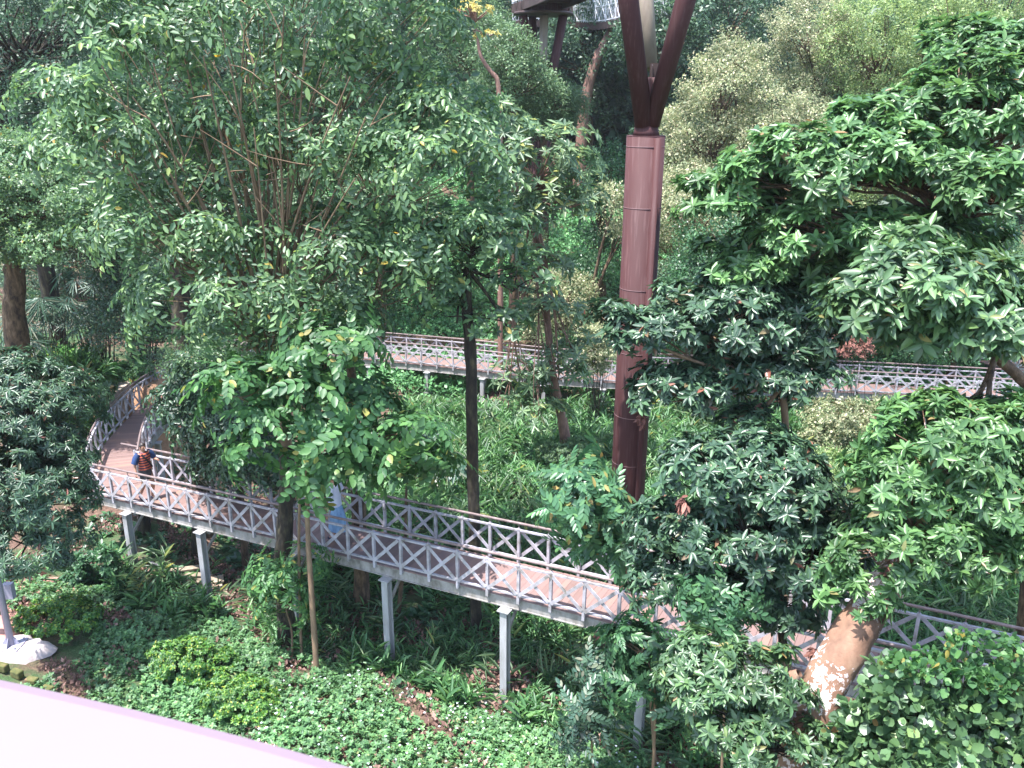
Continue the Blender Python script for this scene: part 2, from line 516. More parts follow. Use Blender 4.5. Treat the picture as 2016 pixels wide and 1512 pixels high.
def rot_z(S, a, e=0, off=(0, 0, 0)):
    ce, se = math.cos(e), math.sin(e); ca, sa = math.cos(a), math.sin(a)
    Rm = np.array([[ca, -sa, 0], [sa, ca, 0], [0, 0, 1]]) @ np.array([[ce, 0, -se], [0, 1, 0], [se, 0, ce]])
    return Sprig(S.P @ Rm.T + np.array(off), S.D @ Rm.T, S.N @ Rm.T, S.L)


def merge(L): return Sprig(np.concatenate([s.P for s in L]), np.concatenate([s.D for s in L]), np.concatenate([s.N for s in L]), np.concatenate([s.L for s in L]))


def sp_pinnate_shoot(r, R, L, n=6, fronds=5, e0=.35, droop=.5):
    return merge([rot_z(sp_frond(r, R * r.uniform(.75, 1.1), L, n, 1.1, droop), 2 * math.pi * i / fronds + r.rand() * .7, e0 + r.uniform(-.3, .3), (0, 0, -.03 * i)) for i in range(fronds)])


def sp_twig(r, R, L, n=10, droop=.35):
    """drooping leafy twig: alternate leaves"""
    P, D, N, Ls = [], [], [], []
    for i in range(n):
        t = (i + .5) / n; s = 1 if i % 2 else -1
        a = r.uniform(.7, 1.1); sl = -2 * droop * t
        d = np.array((math.cos(a), s * math.sin(a), -.25 + sl * .6 + r.uniform(-.2, .2)))
        P.append((R * t, 0, -droop * R * t * t)); D.append(d); N.append((r.uniform(-.3, .3), r.uniform(-.3, .3), 1)); Ls.append(L * r.uniform(.75, 1.15))
    return Sprig(P, D, N, Ls)


def sp_fuzz(r, R, L, n=22):
    P, D, N, Ls = [], [], [], []
    for i in range(n):
        d = norm(r.randn(3) + np.array([0, 0, .35])); q = r.rand() ** .5 * R
        P.append(d * q); D.append(norm(d + r.randn(3) * .7)); N.append(np.array([0, 0, 1]) + r.randn(3) * .5); Ls.append(L * r.uniform(.6, 1.3))
    return Sprig(P, D, N, Ls)


def sp_blades(r, H, L, n=9, lean=.3):
    """an upright leafy cane, long blades on alternate sides"""
    P, D, N, Ls = [], [], [], []
    a0 = r.rand() * 6.28; la = r.rand() * 6.28
    for i in range(n):
        t = (i + 1) / n; s = 1 if i % 2 else -1
        a = a0 + (0 if s > 0 else math.pi) + r.uniform(-.5, .5)
        e = .35 + .75 * t + r.uniform(-.15, .15)
        d = (math.cos(a) * math.cos(e), math.sin(a) * math.cos(e), math.sin(e))
        P.append((math.cos(la) * lean * H * t * t, math.sin(la) * lean * H * t * t, H * t * .8)); D.append(d)
        N.append((-math.cos(a) * math.sin(e), -math.sin(a) * math.sin(e), math.cos(e))); Ls.append(L * r.uniform(.7, 1.15))
    return Sprig(P, D, N, Ls)


def sp_fan(r, R, n=13):
    P, D, N, Ls = [], [], [], []
    for i in range(n):
        a = -1.9 + 3.8 * i / (n - 1) + r.uniform(-.04, .04)
        P.append((R * .08 * math.cos(a), R * .08 * math.sin(a), 0)); D.append((math.cos(a), math.sin(a), -.12 - .2 * abs(a) / 2)); N.append((0, 0, 1)); Ls.append(R * r.uniform(.85, 1.05))
    return Sprig(P, D, N, Ls)


def place(sprigs, pos, axis, scale, leaf, r, twist=None, fwd=None, jitter=.12):
    """puts a random sprig with its local z along axis at each pos; returns V, faces, attr"""
    lt, lf = leaf
    K = len(lt)
    Vs, Fs, As = [], [], []; base = 0
    pick = r.randint(0, len(sprigs), len(pos))
    axis = norm(axis)
    for k, S in enumerate(sprigs):
        m = pick == k
        n = m.sum()
        if not n: continue
        p, z, sc = pos[m], axis[m], scale[m]
        ref = norm(r.randn(n, 3)) if fwd is None else fwd[m]
        x = norm(ref - z * (ref * z).sum(1, keepdims=True))
        y = np.cross(z, x)
        Rm = np.stack([x, y, z], -1)                     # n,3,3 columns
        m_ = len(S.L)
        P = np.einsum('nij,mj->nmi', Rm, S.P) * sc[:, None, None] + p[:, None]
        D = np.einsum('nij,mj->nmi', Rm, S.D); N = np.einsum('nij,mj->nmi', Rm, S.N)
        D = norm(D + r.randn(n, m_, 3) * jitter); N = N + r.randn(n, m_, 3) * jitter * 1.5
        Sd = norm(np.cross(N, D)); N = np.cross(D, Sd)
        L = S.L[None, :] * sc[:, None] * r.uniform(.85, 1.15, (n, m_))
        V = P[:, :, None] + L[..., None, None] * (D[:, :, None] * lt[None, None, :, 0:1] + Sd[:, :, None] * lt[None, None, :, 1:2] + N[:, :, None] * lt[None, None, :, 2:3])
        V = V.reshape(-1, 3); nl = n * m_
        f = (lf[None] + (np.arange(nl) * K)[:, None, None]).reshape(-1, 4) + base
        Vs.append(V); Fs.append(f)
        As.append(np.repeat(np.clip(r.rand(nl), 0, 1), K)); base += len(V)
    return np.concatenate(Vs), np.concatenate(Fs), np.concatenate(As)


class Bag:
    def __init__(s): s.V = []; s.F = []; s.A = []; s.n = 0

    def add(s, V, Fc, A=None):
        s.V.append(V); s.F.append(Fc + s.n); s.n += len(V)
        s.A.append(np.zeros(len(V)) if A is None else A)
        return s

    def build(s, name, mat, parent=None):
        if not s.V: return None
        return mesh_obj(name, np.concatenate(s.V), np.concatenate(s.F), mat, parent, True, np.concatenate(s.A))


def curve(a, b, r, sag=.0, wob=.06, n=7, up=.0):
    a, b = np.array(a, float), np.array(b, float)
    t = np.linspace(0, 1, n)[:, None]; L = np.linalg.norm(b - a)
    m = (a + b) / 2 + r.randn(3) * wob * L + np.array([0, 0, up * L])
    return (1 - t) ** 2 * a + 2 * t * (1 - t) * m + t * t * b


def crown_points(lobes, r, nsub, nspr, rsub, up=.45, inner=.35, keep=1.0, low=-.35):
    """sub-clumps on the shells of the lobes, sprigs on the domes of the sub-clumps"""
    SUB, POS, AX, LB = [], [], [], []
    C = np.array([l[0] for l in lobes]); Rr = np.array([l[1] for l in lobes])
    vol = (Rr.prod(1)) ** (2 / 3); share = vol / vol.sum()
    for li in range(len(lobes)):
        n = max(4, int(nsub * share[li]))
        i = np.arange(n * 2); z = 1 - 2 * (i + .5) / (2 * n); a = i * GOLD + r.rand() * 6
        q = np.sqrt(1 - z * z)
        d = np.stack([q * np.cos(a), q * np.sin(a), z], -1) + r.randn(2 * n, 3) * .1
        d = norm(d)
        d = d[d[:, 2] > low - .3 * r.rand(len(d))][:n + n // 2]
        r.shuffle(d)
        d = d[:n]
        rad = np.where(r.rand(len(d)) < inner, r.uniform(.35, .8, len(d)), r.uniform(.8, 1.08, len(d)))
        c = C[li] + d * Rr[li] * rad[:, None]
        dist = (((c[:, None] - C[None]) / Rr[None]) ** 2).sum(-1)
        dist[:, li] = 9
        ok = dist.min(1) > .45
        ok &= r.rand(len(c)) < keep
        c, d = c[ok], d[ok]
        SUB.append(c); LB.append(np.full(len(c), li))
        for cc, dd in zip(c, d):
            m = max(3, int(r.poisson(nspr)))
            e = norm(r.randn(m, 3) + dd * .9 + np.array([0, 0, up * 1.3]))
            rr = rsub * r.uniform(.5, 1.1, (m, 1)) * np.array([1.15, 1.15, .7])
            POS.append(cc + e * rr); AX.append(norm(e * .8 + dd * .35 + np.array([0, 0, up])))
    return np.concatenate(SUB), np.concatenate(LB), np.concatenate(POS), np.concatenate(AX)


def limbs(bag, base, lobes, sub, lb, r, r0, r1=.02, twig=.012, frac=.6, wob=.1, fork=None, up=.1):
    """limbs from the fork to each lobe and twigs on to the sub-clumps"""
    base = np.array(base, float)
    for li, (c, R) in enumerate(lobes):
        c = np.array(c, float); R = np.array(R, float)
        f = base if fork is None else np.array(fork[li % len(fork)], float)
        end = c - np.array([0, 0, R[2] * .25])
        P = curve(f, end, r, wob=wob, n=9, up=up)
        bag.add(*tube_arrays(P, np.linspace(r0, max(r1, r0 * .35), 9), 7))
        for s in sub[lb == li]:
            if r.rand() > frac: continue
            k = r.randint(3, 9)
            Q = curve(P[k], s, r, wob=.12, n=5)
            bag.add(*tube_arrays(Q, np.linspace(max(twig * 2.2, r0 * .22), twig * .5, 5), 4))


def trunk(bag, pts, rad, r, n=12, rough=.06):
    pts = np.array(pts, float)
    t = np.linspace(0, 1, len(pts)); tt = np.linspace(0, 1, len(pts) * 5)
    P = np.stack([np.interp(tt, t, pts[:, k]) for k in range(3)], -1)
    for _ in range(3):
        P[1:-1] = (P[:-2] + 2 * P[1:-1] + P[2:]) / 4
    Rd = np.interp(tt, t, rad)
    V, f = tube_arrays(P, Rd, n)
    cen = np.repeat(P, n, 0)
    V = cen + (V - cen) * (1 + r.randn(len(V), 1) * rough)
    bag.add(V, f)
    return P


def lobe(px, py, D, rpx, sq=(1, 1, .8)):
    m = mpp(D, py)
    return (at(px, py, D), np.array(sq, float) * rpx * m)


def tree(name, label, lobes, tr_pts, tr_rad, leafm, barkm, sprigs, leaf, seed, nsub=60, nspr=8, rsub=.35, up=.45, inner=.35, keep=1., cat='tree', group=None,
         limb_r=None, twig=.012, frac=.6, low=-.35, scale=1., wob=.1, extra=None, jitter=.14, hang=None, limb_up=.1, stems=None, stem_r=.03):
    r = np.random.RandomState(seed)
    tr_pts = [np.array(q, float) for q in tr_pts]
    e = empty(name, tr_pts[0], label, cat, group)
    sub, lb, pos, ax = crown_points(lobes, r, nsub, nspr, rsub, up, inner, keep, low)
    if hang: ax = norm(ax + np.array([0, 0, -hang]))
    tb = Bag()
    trunk(tb, tr_pts, tr_rad, r)
    tb.build('trunk', barkm, e)
    bb = Bag()
    limbs(bb, tr_pts[-1], lobes, sub, lb, r, limb_r or tr_rad[-1] * .7, twig=twig, frac=frac, wob=wob, up=limb_up)
    for q in (stems or []):
        f = tr_pts[-1 - r.randint(0, 2)] + r.randn(3) * .06
        C_ = curve(f, q, r, wob=.05, n=10, up=r.uniform(-.02, .08))
        bb.add(*tube_arrays(C_, np.linspace(stem_r * r.uniform(.8, 1.4), stem_r * .3, 10), 6))
        for k in range(4, 10, 2):
            bb.add(*tube_arrays(curve(C_[k], C_[k] + r.randn(3) * .45 + norm(q - f) * .5, r, n=4), [stem_r * .4, stem_r * .3, stem_r * .22, stem_r * .12], 4))
    bb.build('branch', barkm, e)
    cb = Bag()
    cb.add(*place(sprigs, pos, ax, scale * r.uniform(.62, 1.25, len(pos)), leaf, r, jitter=jitter))
    cb.build('crown', leafm, e)
    return e


r_ = np.random.RandomState(5)
SP_ROS = [sp_rosette(r_, .22, 9, .3, 2) for _ in range(5)]
SP_ROS1 = [sp_rosette(r_, .2, 7, .25, 1) for _ in range(4)]
SP_TWIG = [merge([rot_z(sp_twig(r_, .6, .165, 9, .5), a, .15 + r_.uniform(-.2, .3)) for a in (0, 2.2, 4.1)]) for _ in range(5)]
SP_PIN = [sp_pinnate_shoot(r_, .6, .185, 5, 4, .3, .5) for _ in range(5)]
SP_PIN_BIG = [sp_pinnate_shoot(r_, .62, .19, 6, 5, .2, .6) for _ in range(5)]
SP_FUZZ = [sp_fuzz(r_, .32, .12, 24) for _ in range(5)]
SP_FUZZF = [sp_fuzz(r_, .5, .22, 26) for _ in range(5)]
SP_FINE = [merge([sp_fuzz(r_, .2, .07, 14), sp_rosette(r_, .1, 6, .4, 1)]) for _ in range(5)]
LEAF_N = leaf_template(6, .15, .2); LEAF_U = leaf_template(8, .185, .24, .1); LEAF_M = leaf_template(6, .24, .2); LEAF_W = leaf_template(6, .30, .12, .08); LEAF_E = leaf_template(8, .29, .14, .1)
LEAF_4 = leaf_template(4, .26, .15); LEAF_4W = leaf_template(4, .34, .1); LEAF_BL = leaf_template(6, .09, .3, .1); LEAF_FAN = leaf_template(6, .045, .12, .02)
LEAF_R = leaf_template(8, .52, .1, .12); LEAF_O = leaf_template(8, .22, .15, .08)

# ------------------------------------------------------------------ boardwalks
def resample(path, step=.25):
    path = np.array(path, float)
    seg = np.linalg.norm(np.diff(path, axis=0), axis=1); s = np.concatenate([[0], np.cumsum(seg)])
    t = np.arange(0, s[-1], step)
    P = np.stack([np.interp(t, s, path[:, k]) for k in range(3)], -1)
    k = 9
    Q = P.copy()
    for _ in range(10): Q[1:-1] = (Q[:-2] + 2 * Q[1:-1] + Q[2:]) / 4
    return Q


def offset(P, w):
    T = np.gradient(P, axis=0); T[:, 2] = 0; T = norm(T)
    n = np.stack([-T[:, 1], T[:, 0], np.zeros(len(T))], -1)       # left of the walking direction
    return P + n * w


def along(P, step, start=0.):
    seg = np.linalg.norm(np.diff(P, axis=0), axis=1); s = np.concatenate([[0], np.cumsum(seg)])
    t = np.arange(start, s[-1], step)
    return np.stack([np.interp(t, s, P[:, k]) for k in range(3)], -1)


UP = np.array([0, 0, 1.])


def railing(parent, edge, step, side, start=0., hand=True):
    """edge: post feet on the outer side of the deck edge"""
    posts = along(edge, step, start)
    fine = resample(edge, .35)
    rr = MB(); r2 = MB()
    for a, b in zip(posts[:-1], posts[1:]):
        rr.bar(a + UP * .865, b + UP * .865, .055, .04); r2.bar(a + UP * .19, b + UP * .19, .055, .035)
    R = rr.build('railing', M['rail_wood'], parent)
    r2.build('bottom_rail', M['rail_wood'], R)
    h = MB(); h.tube([q + UP * 1.03 for q in fine], .03, 8)
    for q in posts: h.tube([q + UP * .88, q + UP * 1.02], .01, 5)
    h.build('handrail', M['rail_cap'], R, True)
    for i, q in enumerate(posts):
        nb = posts[min(i + 1, len(posts) - 1)] - posts[max(i - 1, 0)]; nb[2] = 0; nb = norm(nb)
        nn = np.array([-nb[1], nb[0], 0])
        U2 = norm(UP + nb * rnd.uniform(-.012, .012) + nn * rnd.uniform(-.012, .012))
        m = MB(); m.box(q + UP * .44, .03, .03, .44, nb, nn, U2)
        m.box(q + UP * .885, .034, .034, .016, nb, nn, UP); m.box(q + UP * .9, .02, .02, .022, nb, nn, UP)
        m.build('railing_post', M['rail_wood'], R)
        if i < len(posts) - 1:
            c = posts[i + 1]; o1 = nn * side * .036; o2 = nn * side * .052
            d = (c - q); L = np.linalg.norm(d); d = d / L; g = d * .03
            m = MB(); m.bar(q + g + o1 + UP * .84, c - g + o1 + UP * .215, .014, .075, UP)
            m.bar(q + g + o2 + UP * .215, c - g + o2 + UP * .84, .014, .075, UP)
            m.build('cross_brace', M['rail_wood'], R)
    return R


def support(parent, top, zb, d, plinth=False):
    n = np.array([-d[1], d[0], 0])
    m = MB(); w = .078
    c = (top + np.array([top[0], top[1], zb])) / 2; hz = (top[2] - zb) / 2
    m.box(c + n * w, w, .012, hz, d, n, UP); m.box(c - n * w, w, .012, hz, d, n, UP); m.box(c, .012, w - .014, hz, d, n, UP)
    m.box(np.array([top[0], top[1], top[2] + .012]), .13, .13, .01, d, n, UP)
    if plinth:
        z0 = zb + .02
        for k in range(3): m.box((top[0], top[1], z0 + .1 + .12 * k), .26 - .06 * k, .26 - .06 * k, .058, d, n, UP)
    return m.build('support_post', M['post'], parent)


def boardwalk(label, center, width, step=.722, sup=None, start=(0, 0), plinth=False, group='boardwalk sections of the winding ramp', skip_far=0.):
    C = resample(center, .25)
    e = empty('boardwalk', C[0], label, 'boardwalk', group)
    L = offset(C, width / 2); Rr = offset(C, -width / 2)
    # boards
    seg = np.linalg.norm(np.diff(C, axis=0), axis=1).sum()
    bl = along(resample(C, .14), .14); V = []; Fc = []; A = []
    T = np.gradient(bl, axis=0); T[:, 2] = 0; T = norm(T); nn = np.stack([-T[:, 1], T[:, 0], 0 * T[:, 0]], -1)
    for i, q in enumerate(bl):
        b = len(V); hw = width / 2 - .03
        top = .08 + rnd.uniform(-.003, .003)
        for dz in (top, top - .035):
            for a, s in ((-.066, -1), (.066, -1), (.066, 1), (-.066, 1)):
                V.append(q + T[i] * a + nn[i] * s * hw + UP * dz)
        Fc += [(b, b + 1, b + 2, b + 3), (b + 7, b + 6, b + 5, b + 4), (b, b + 4, b + 5, b + 1), (b + 2, b + 6, b + 7, b + 3), (b + 1, b + 5, b + 6, b + 2), (b + 3, b + 7, b + 4, b)]
        A += [rnd.random()] * 8
    mesh_obj('deck', np.array(V), Fc, M['deck'], e, False, A)
    # beams under both edges
    for Ed, s in ((L, -1), (Rr, 1)):
        m = MB(); q = along(Ed, 1.0)
        q = np.vstack([q, Ed[-1:]])
        T2 = np.gradient(q, axis=0); T2[:, 2] = 0; T2 = norm(T2); n2 = np.stack([-T2[:, 1], T2[:, 0], 0 * T2[:, 0]], -1) * s
        for a, b, na, nb in zip(q[:-1], q[1:], n2[:-1], n2[1:]):
            pa, pb = a + na * .085 - UP * .06, b + nb * .085 - UP * .06
            m.bar(pa, pb, .07, .21)
            m.bar(pa + UP * .11, pb + UP * .11, .12, .02); m.bar(pa - UP * .115, pb - UP * .115, .12, .02)
        m.build('edge_beam', M['beam'], e)
    railing(e, L, step, 1, start[0]); railing(e, Rr, step, -1, start[1])
    m = MB()
    for q in along(C, 1.1, .4):
        i = np.abs(C - q).sum(1).argmin(); t = norm(C[min(i + 1, len(C) - 1)] - C[max(i - 1, 0)]); n = np.array([-t[1], t[0], 0])
        m.bar(q - n * (width / 2 - .14) - UP * .06, q + n * (width / 2 - .14) - UP * .06, .07, .14)
    m.build('joist', M['beam'], e)
    if sup:
        for s in sup:
            i = np.abs(C - np.array(s)).sum(1).argmin() if hasattr(s, '__len__') else min(int(s / .25), len(C) - 2)
            t = C[min(i + 1, len(C) - 1)] - C[max(i - 1, 0)]; t[2] = 0; t = norm(t)
            n = np.array([-t[1], t[0], 0])
            for Ed, sg in ((Rr, 1),):
                top = Ed[i] - n * .03 - UP * .215
                support(e, top, float(gz(top[0], top[1])) - .3, t, plinth)
            m = MB()
            a = L[i] - n * .2 - UP * .3; b = Rr[i] + n * .2 - UP * .3
            m.bar(a, b, .1, .16)
            m.bar(Rr[i] + n * .06 - UP * .85, Rr[i] + n * .58 - UP * .36, .05, .06)
            m.build('brace', M['beam'], e)
    return e


FP0 = np.array([-10.669, 20.99, -10.427 + CAM_Z]); FD = np.array([.638017, -.337571, .0362287]); FC = np.array([-.0112699, -.00203230, -.0182298]) * .01


def fitP(s): return FP0 + FD * s + FC * min((s - 10) ** 2, 420) - (np.array([0, 0, 0]) if s < 30 else np.array([0, 0, 0]))


near_edge = np.array([fitP(s) for s in np.arange(-1.75, 42, .35)])
c1 = offset(near_edge, .70)
sup1 = [offset(np.array([fitP(s), fitP(s + .3)]), .7)[0] for s in (.51, 4.6, 8.6, 12.54, 16.65, 20.7, 24.8, 28.9, 33)]
boardwalk('nearest boardwalk ramp with the two walkers on it, running down to the lower right', c1, 1.40, sup=sup1, start=(1.75 * .722 - .722, 1.75 * .722 - .722))

left2 = [(-11.95, 22.1, 1.98), (-12.87, 25.05, 1.97), (-13.07, 26.9, 1.85), (-13.35, 28.9, 1.8), (-13.4, 30.0, 1.72), (-13.3, 31.4, 1.6), (-12.9, 32.8, 1.5)]
c2 = offset(resample([(-11.75, 21.7, 2.0)] + left2, .3), -.72)
boardwalk('short boardwalk section climbing from the corner behind the striped-shirt walker to the retaining wall', c2, 1.40, sup=[4.2, 8.4], start=(.35, 1.75))
ce = np.array(c2[-1])
far_near = [at(740, 714, 37.3), at(838, 723, 36), at(900, 730.5, 35.3), at(964, 737.5, 34.8), at(1108, 753.5, 34.5), at(1200, 757.5, 34.5), at(1440, 768, 34), at(1716, 779, 33.5), at(2090, 800, 33)]
c3 = offset(resample(far_near, .3), .7)
c3 = np.vstack([[ce + (0.05, .3, 0)], [(-11.6, 34.9, 1.45)], [(-10.2, 36.7, 1.35)], [(-8.4, 37.9, 1.2)], c3])
c3 = resample(c3, .3)
sup3 = [offset(np.array([at(px, py, D), at(px + 20, py, D)]), .7)[0] for px, py, D in ((733, 714, 37.3), (853, 725, 36), (962, 737, 34.8), (1075, 750, 34.6), (1189, 757, 34.5), (1440, 768, 34), (1660, 777, 33.6), (1900, 790, 33.2))]
boardwalk('farther boardwalk crossing the middle of the valley behind the big steel column', c3, 1.40, sup=sup3, plinth=True, step=.80)
boardwalk('far boardwalk scrap glimpsed between leaves at the right edge of the picture', [at(1950, 722, 37.5), at(2030, 716, 38), at(2200, 700, 39)], 1.4, sup=[3.0], step=.8)


# ------------------------------------------------------------------ big steel tree column
def col_pipe(e, name, pts, rad, mat, n=28): return MB().tube(pts, rad, n).build(name, mat, e, True)


def shade_auto(o):
    o.data.polygons.foreach_set('use_smooth', [len(p.vertices) < 8 for p in o.data.polygons])


CX, CY = at(1272, 262, 16.9)[:2]
CT = at(1272, 268, 16.9)[2]
R0 = .362
e = empty('steel_column', (CX, CY, 0), 'thick reddish-brown steel column with branching legs rising between the two boardwalks', 'column')
o = MB().tube([(CX, CY, -.6), (CX, CY, CT)], R0, 48).build('shaft', M['steel'], e, True); shade_auto(o)
o = MB().tube([(CX, CY, CT + .003), (CX, CY, CT + .012)], R0 + .002, 48).build('cap_plate', M['steel'], e, True); shade_auto(o)
a = math.atan2(-.39, .2)
px_, py_ = CX + math.cos(a) * (R0 + .028), CY + math.sin(a) * (R0 + .028)
o = MB().tube([(px_, py_, -.3), (px_, py_, CT - .02)], .07, 16).build('downpipe', M['steel'], e, True); shade_auto(o)
for k, yy in enumerate((290, 412, 574, 700, 826, 920)):
    z = at(1260, yy, 16.9 - R0)[2]
    th = np.linspace(0, 2 * math.pi, 49)[:-1]
    ring = MB(); pr = [(R0 + .001, -.007), (R0 + .006, 0), (R0 + .001, .007)]
    V = [(CX + r * math.cos(t), CY + r * math.sin(t), z + dz) for r, dz in pr for t in th]
    ring.add(V, [(j * 48 + i, j * 48 + (i + 1) % 48, (j + 1) * 48 + (i + 1) % 48, (j + 1) * 48 + i) for j in range(2) for i in range(48)])
    ring.build('weld_seam', M['seam'], e, True)
nk = at(1273, 238, 16.9)
MB().tube([(CX, CY, CT + .01), (CX, CY, CT + .1), (nk[0], nk[1], nk[2] + .1)], [.26, .225, .205], 24).build('neck', M['steel'], e, True)
col_pipe(e, 'leg', [at(1268, 246, 16.83), at(1237, 0, 16.5), at(1237, 0, 16.5) + (at(1237, 0, 16.5) - at(1268, 246, 16.83)) * .9], [.173, .18, .18], M['steel'])
col_pipe(e, 'leg', [at(1282, 246, 16.83), at(1350, 0, 16.5), at(1350, 0, 16.5) + (at(1350, 0, 16.5) - at(1282, 246, 16.83)) * .9], [.157, .18, .18], M['steel'])
o = col_pipe(e, 'leg', [at(1280, 135, 17.3), at(1270, 0, 17.7), at(1262, -180, 18.3)], [.14, .165, .165], M['steel_faded'])
col_pipe(e, 'leg', [at(1283, 250, 17.15), at(1287, 152, 17.1)], [.125, .125], M['steel'])
m = MB(); q = at(1291, 140, 17.15); m.box(q, .11, .012, .14); m.box(q + np.array([-.08, .0, -.02]), .012, .1, .12)
m.build('bracket_plate', M['steel_dark'], e)
for dx, dz in ((-.07, .1), (.07, .1), (-.07, -.1), (.07, -.1)):
    MB().tube([q + np.array([dx, -.03, dz]), q + np.array([dx, -.016, dz])], .012, 8).build('bolt', M['rail_wood'], e)

MB().tube([(CX - .03, CY, -.5), (CX - .03, CY, .25), (CX - .02, CY, .5), (CX, CY, 1.25), (CX, CY, 1.4)], [.5, .56, .62, R0 + .06, R0 + .03], 9).build('base_cone', M['steel'], e)

# the second column with the platform, far behind
D2 = 44.6
B2 = at(1063, 425, D2); bx, by = B2[0], B2[1]
top2 = at(1063, 232, D2)[2]
e = empty('steel_column', (bx, by, float(gz(bx, by))), 'distant brown steel column whose splayed legs carry a round platform', 'column')
col_pipe(e, 'shaft', [(bx, by, float(gz(bx, by)) - .5), (bx, by, top2)], .46, M['steel'])
for (x0, y0, x1, y1, dd, mt, rr) in ((1066, 236, 1071, 30, -.3, 'steel_faded', .2), (1070, 236, 1109, 30, .1, 'steel', .22), (1056, 236, 1030, 30, -.2, 'steel', .2), (1060, 230, 1048, 30, .8, 'steel', .18)):
    col_pipe(e, 'leg', [at(x0, y0, D2), at(x1, y1, D2 + dd)], [rr, rr], M[mt], 16)
zt = at(1066, 30, D2)[2]; pcx = at(1070, 30, D2)[0]
o = MB().tube([(pcx, by, zt), (pcx, by, zt + .12)], 1.42, 40).build('platform', M['steel_dark'], e, True); shade_auto(o)
o = MB().tube([(pcx, by, zt + .122), (pcx, by, zt + .55)], 1.25, 40).build('drum', M['steel'], e, True); shade_auto(o)
m = MB()
for k in range(28):
    a = 2 * math.pi * k / 28
    m.bar((pcx + 1.38 * math.cos(a), by + 1.38 * math.sin(a), zt + .12), (pcx + 1.38 * math.cos(a), by + 1.38 * math.sin(a), zt + .6), .03, .03, (1, 0, 0))
m.build('platform_rib', M['steel_dark'], e)


def skywalk(label, path, width, bars=.14, h=1.15):
    P = resample(path, .5)
    e = empty('skywalk', P[0], label, 'skywalk')
    L = offset(P, width / 2); Rr = offset(P, -width / 2)
    m = MB()
    for a, b in zip(P[:-1], P[1:]): m.bar(a, b, width, .12)
    m.build('deck', M['steel_dark'], e)
    m = MB()
    for Ed in (L, Rr):
        for a, b in zip(Ed[:-1], Ed[1:]): m.bar(a - UP * .2, b - UP * .2, .09, .3)
    for a, b in zip(L[::2], Rr[::2]): m.bar(a - UP * .14, b - UP * .14, .08, .14)
    m.build('girder', M['steel_dark'], e)
    for Ed in (L, Rr):
        m = MB()
        for a, b in zip(Ed[:-1], Ed[1:]):
            m.bar(a + UP * h, b + UP * h, .06, .05); m.bar(a + UP * .15, b + UP * .15, .04, .04); m.bar(a + UP * h * .6, b + UP * h * .6, .03, .03)
        for k, q in enumerate(along(Ed, bars)):
            m.bar(q + UP * .06, q + UP * h, .018 if k % 7 else .05, .018 if k % 7 else .05, (1, 0, 0))
        for a, b in zip(Ed[:-1:2], Ed[2::2]):
            m.bar(a + UP * .15, b + UP * h * .95, .03, .03); m.bar(b + UP * .15, a + UP * h * .95, .03, .03)
        m.build('wire_railing', M['mesh_white'], e)
    return e


skywalk('distant elevated walkway passing over the round platform', [at(1040, 12, 45.2), at(1062, 6, 44.4), at(1110, -14, 41), at(1210, -60, 36)], 1.7)
skywalk('far curving elevated walkway with a white railing behind the dark trees', [at(1020, 42, 60), at(1100, 46, 61), at(1165, 48, 60), at(1215, 48, 57), at(1290, 30, 52)], 2.0, .2, 1.6)

# ------------------------------------------------------------------ small built things
# white beam in front of the viewer
e = empty('white_parapet', at(300, 1430, .8), 'blown-out white painted parapet rail cutting across the bottom left corner', 'parapet')
tp = [at(-260, 1287, .86), at(0, 1341, .80), (at(170, 1378, .765)), at(350, 1420, .73), at(500, 1459, .70), at(660, 1503, .67), at(860, 1566, .64), at(1100, 1650, .6)]
tp = resample(tp, .03)
V = []; n_ = len(tp)
prof = [(0, 0), (.004, .006), (.02, .012), (.26, .012), (.26, -.12), (.02, -.12), (.004, -.09), (0, -.02)]
T_ = np.gradient(tp, axis=0); T_[:, 2] = 0; T_ = norm(T_); nb_ = np.stack([T_[:, 1], -T_[:, 0], 0 * T_[:, 0]], -1)
for i in range(n_):
    for u, v in prof: V.append(tp[i] + nb_[i] * u + UP * v)
k_ = len(prof)
Fc = [(i * k_ + j, i * k_ + (j + 1) % k_, (i + 1) * k_ + (j + 1) % k_, (i + 1) * k_ + j) for i in range(n_ - 1) for j in range(k_)]
Fc += [tuple(range(k_))[::-1], tuple(range((n_ - 1) * k_, n_ * k_))]
mesh_obj('parapet_cap', np.array(V), Fc, M['white_paint'], e, False)

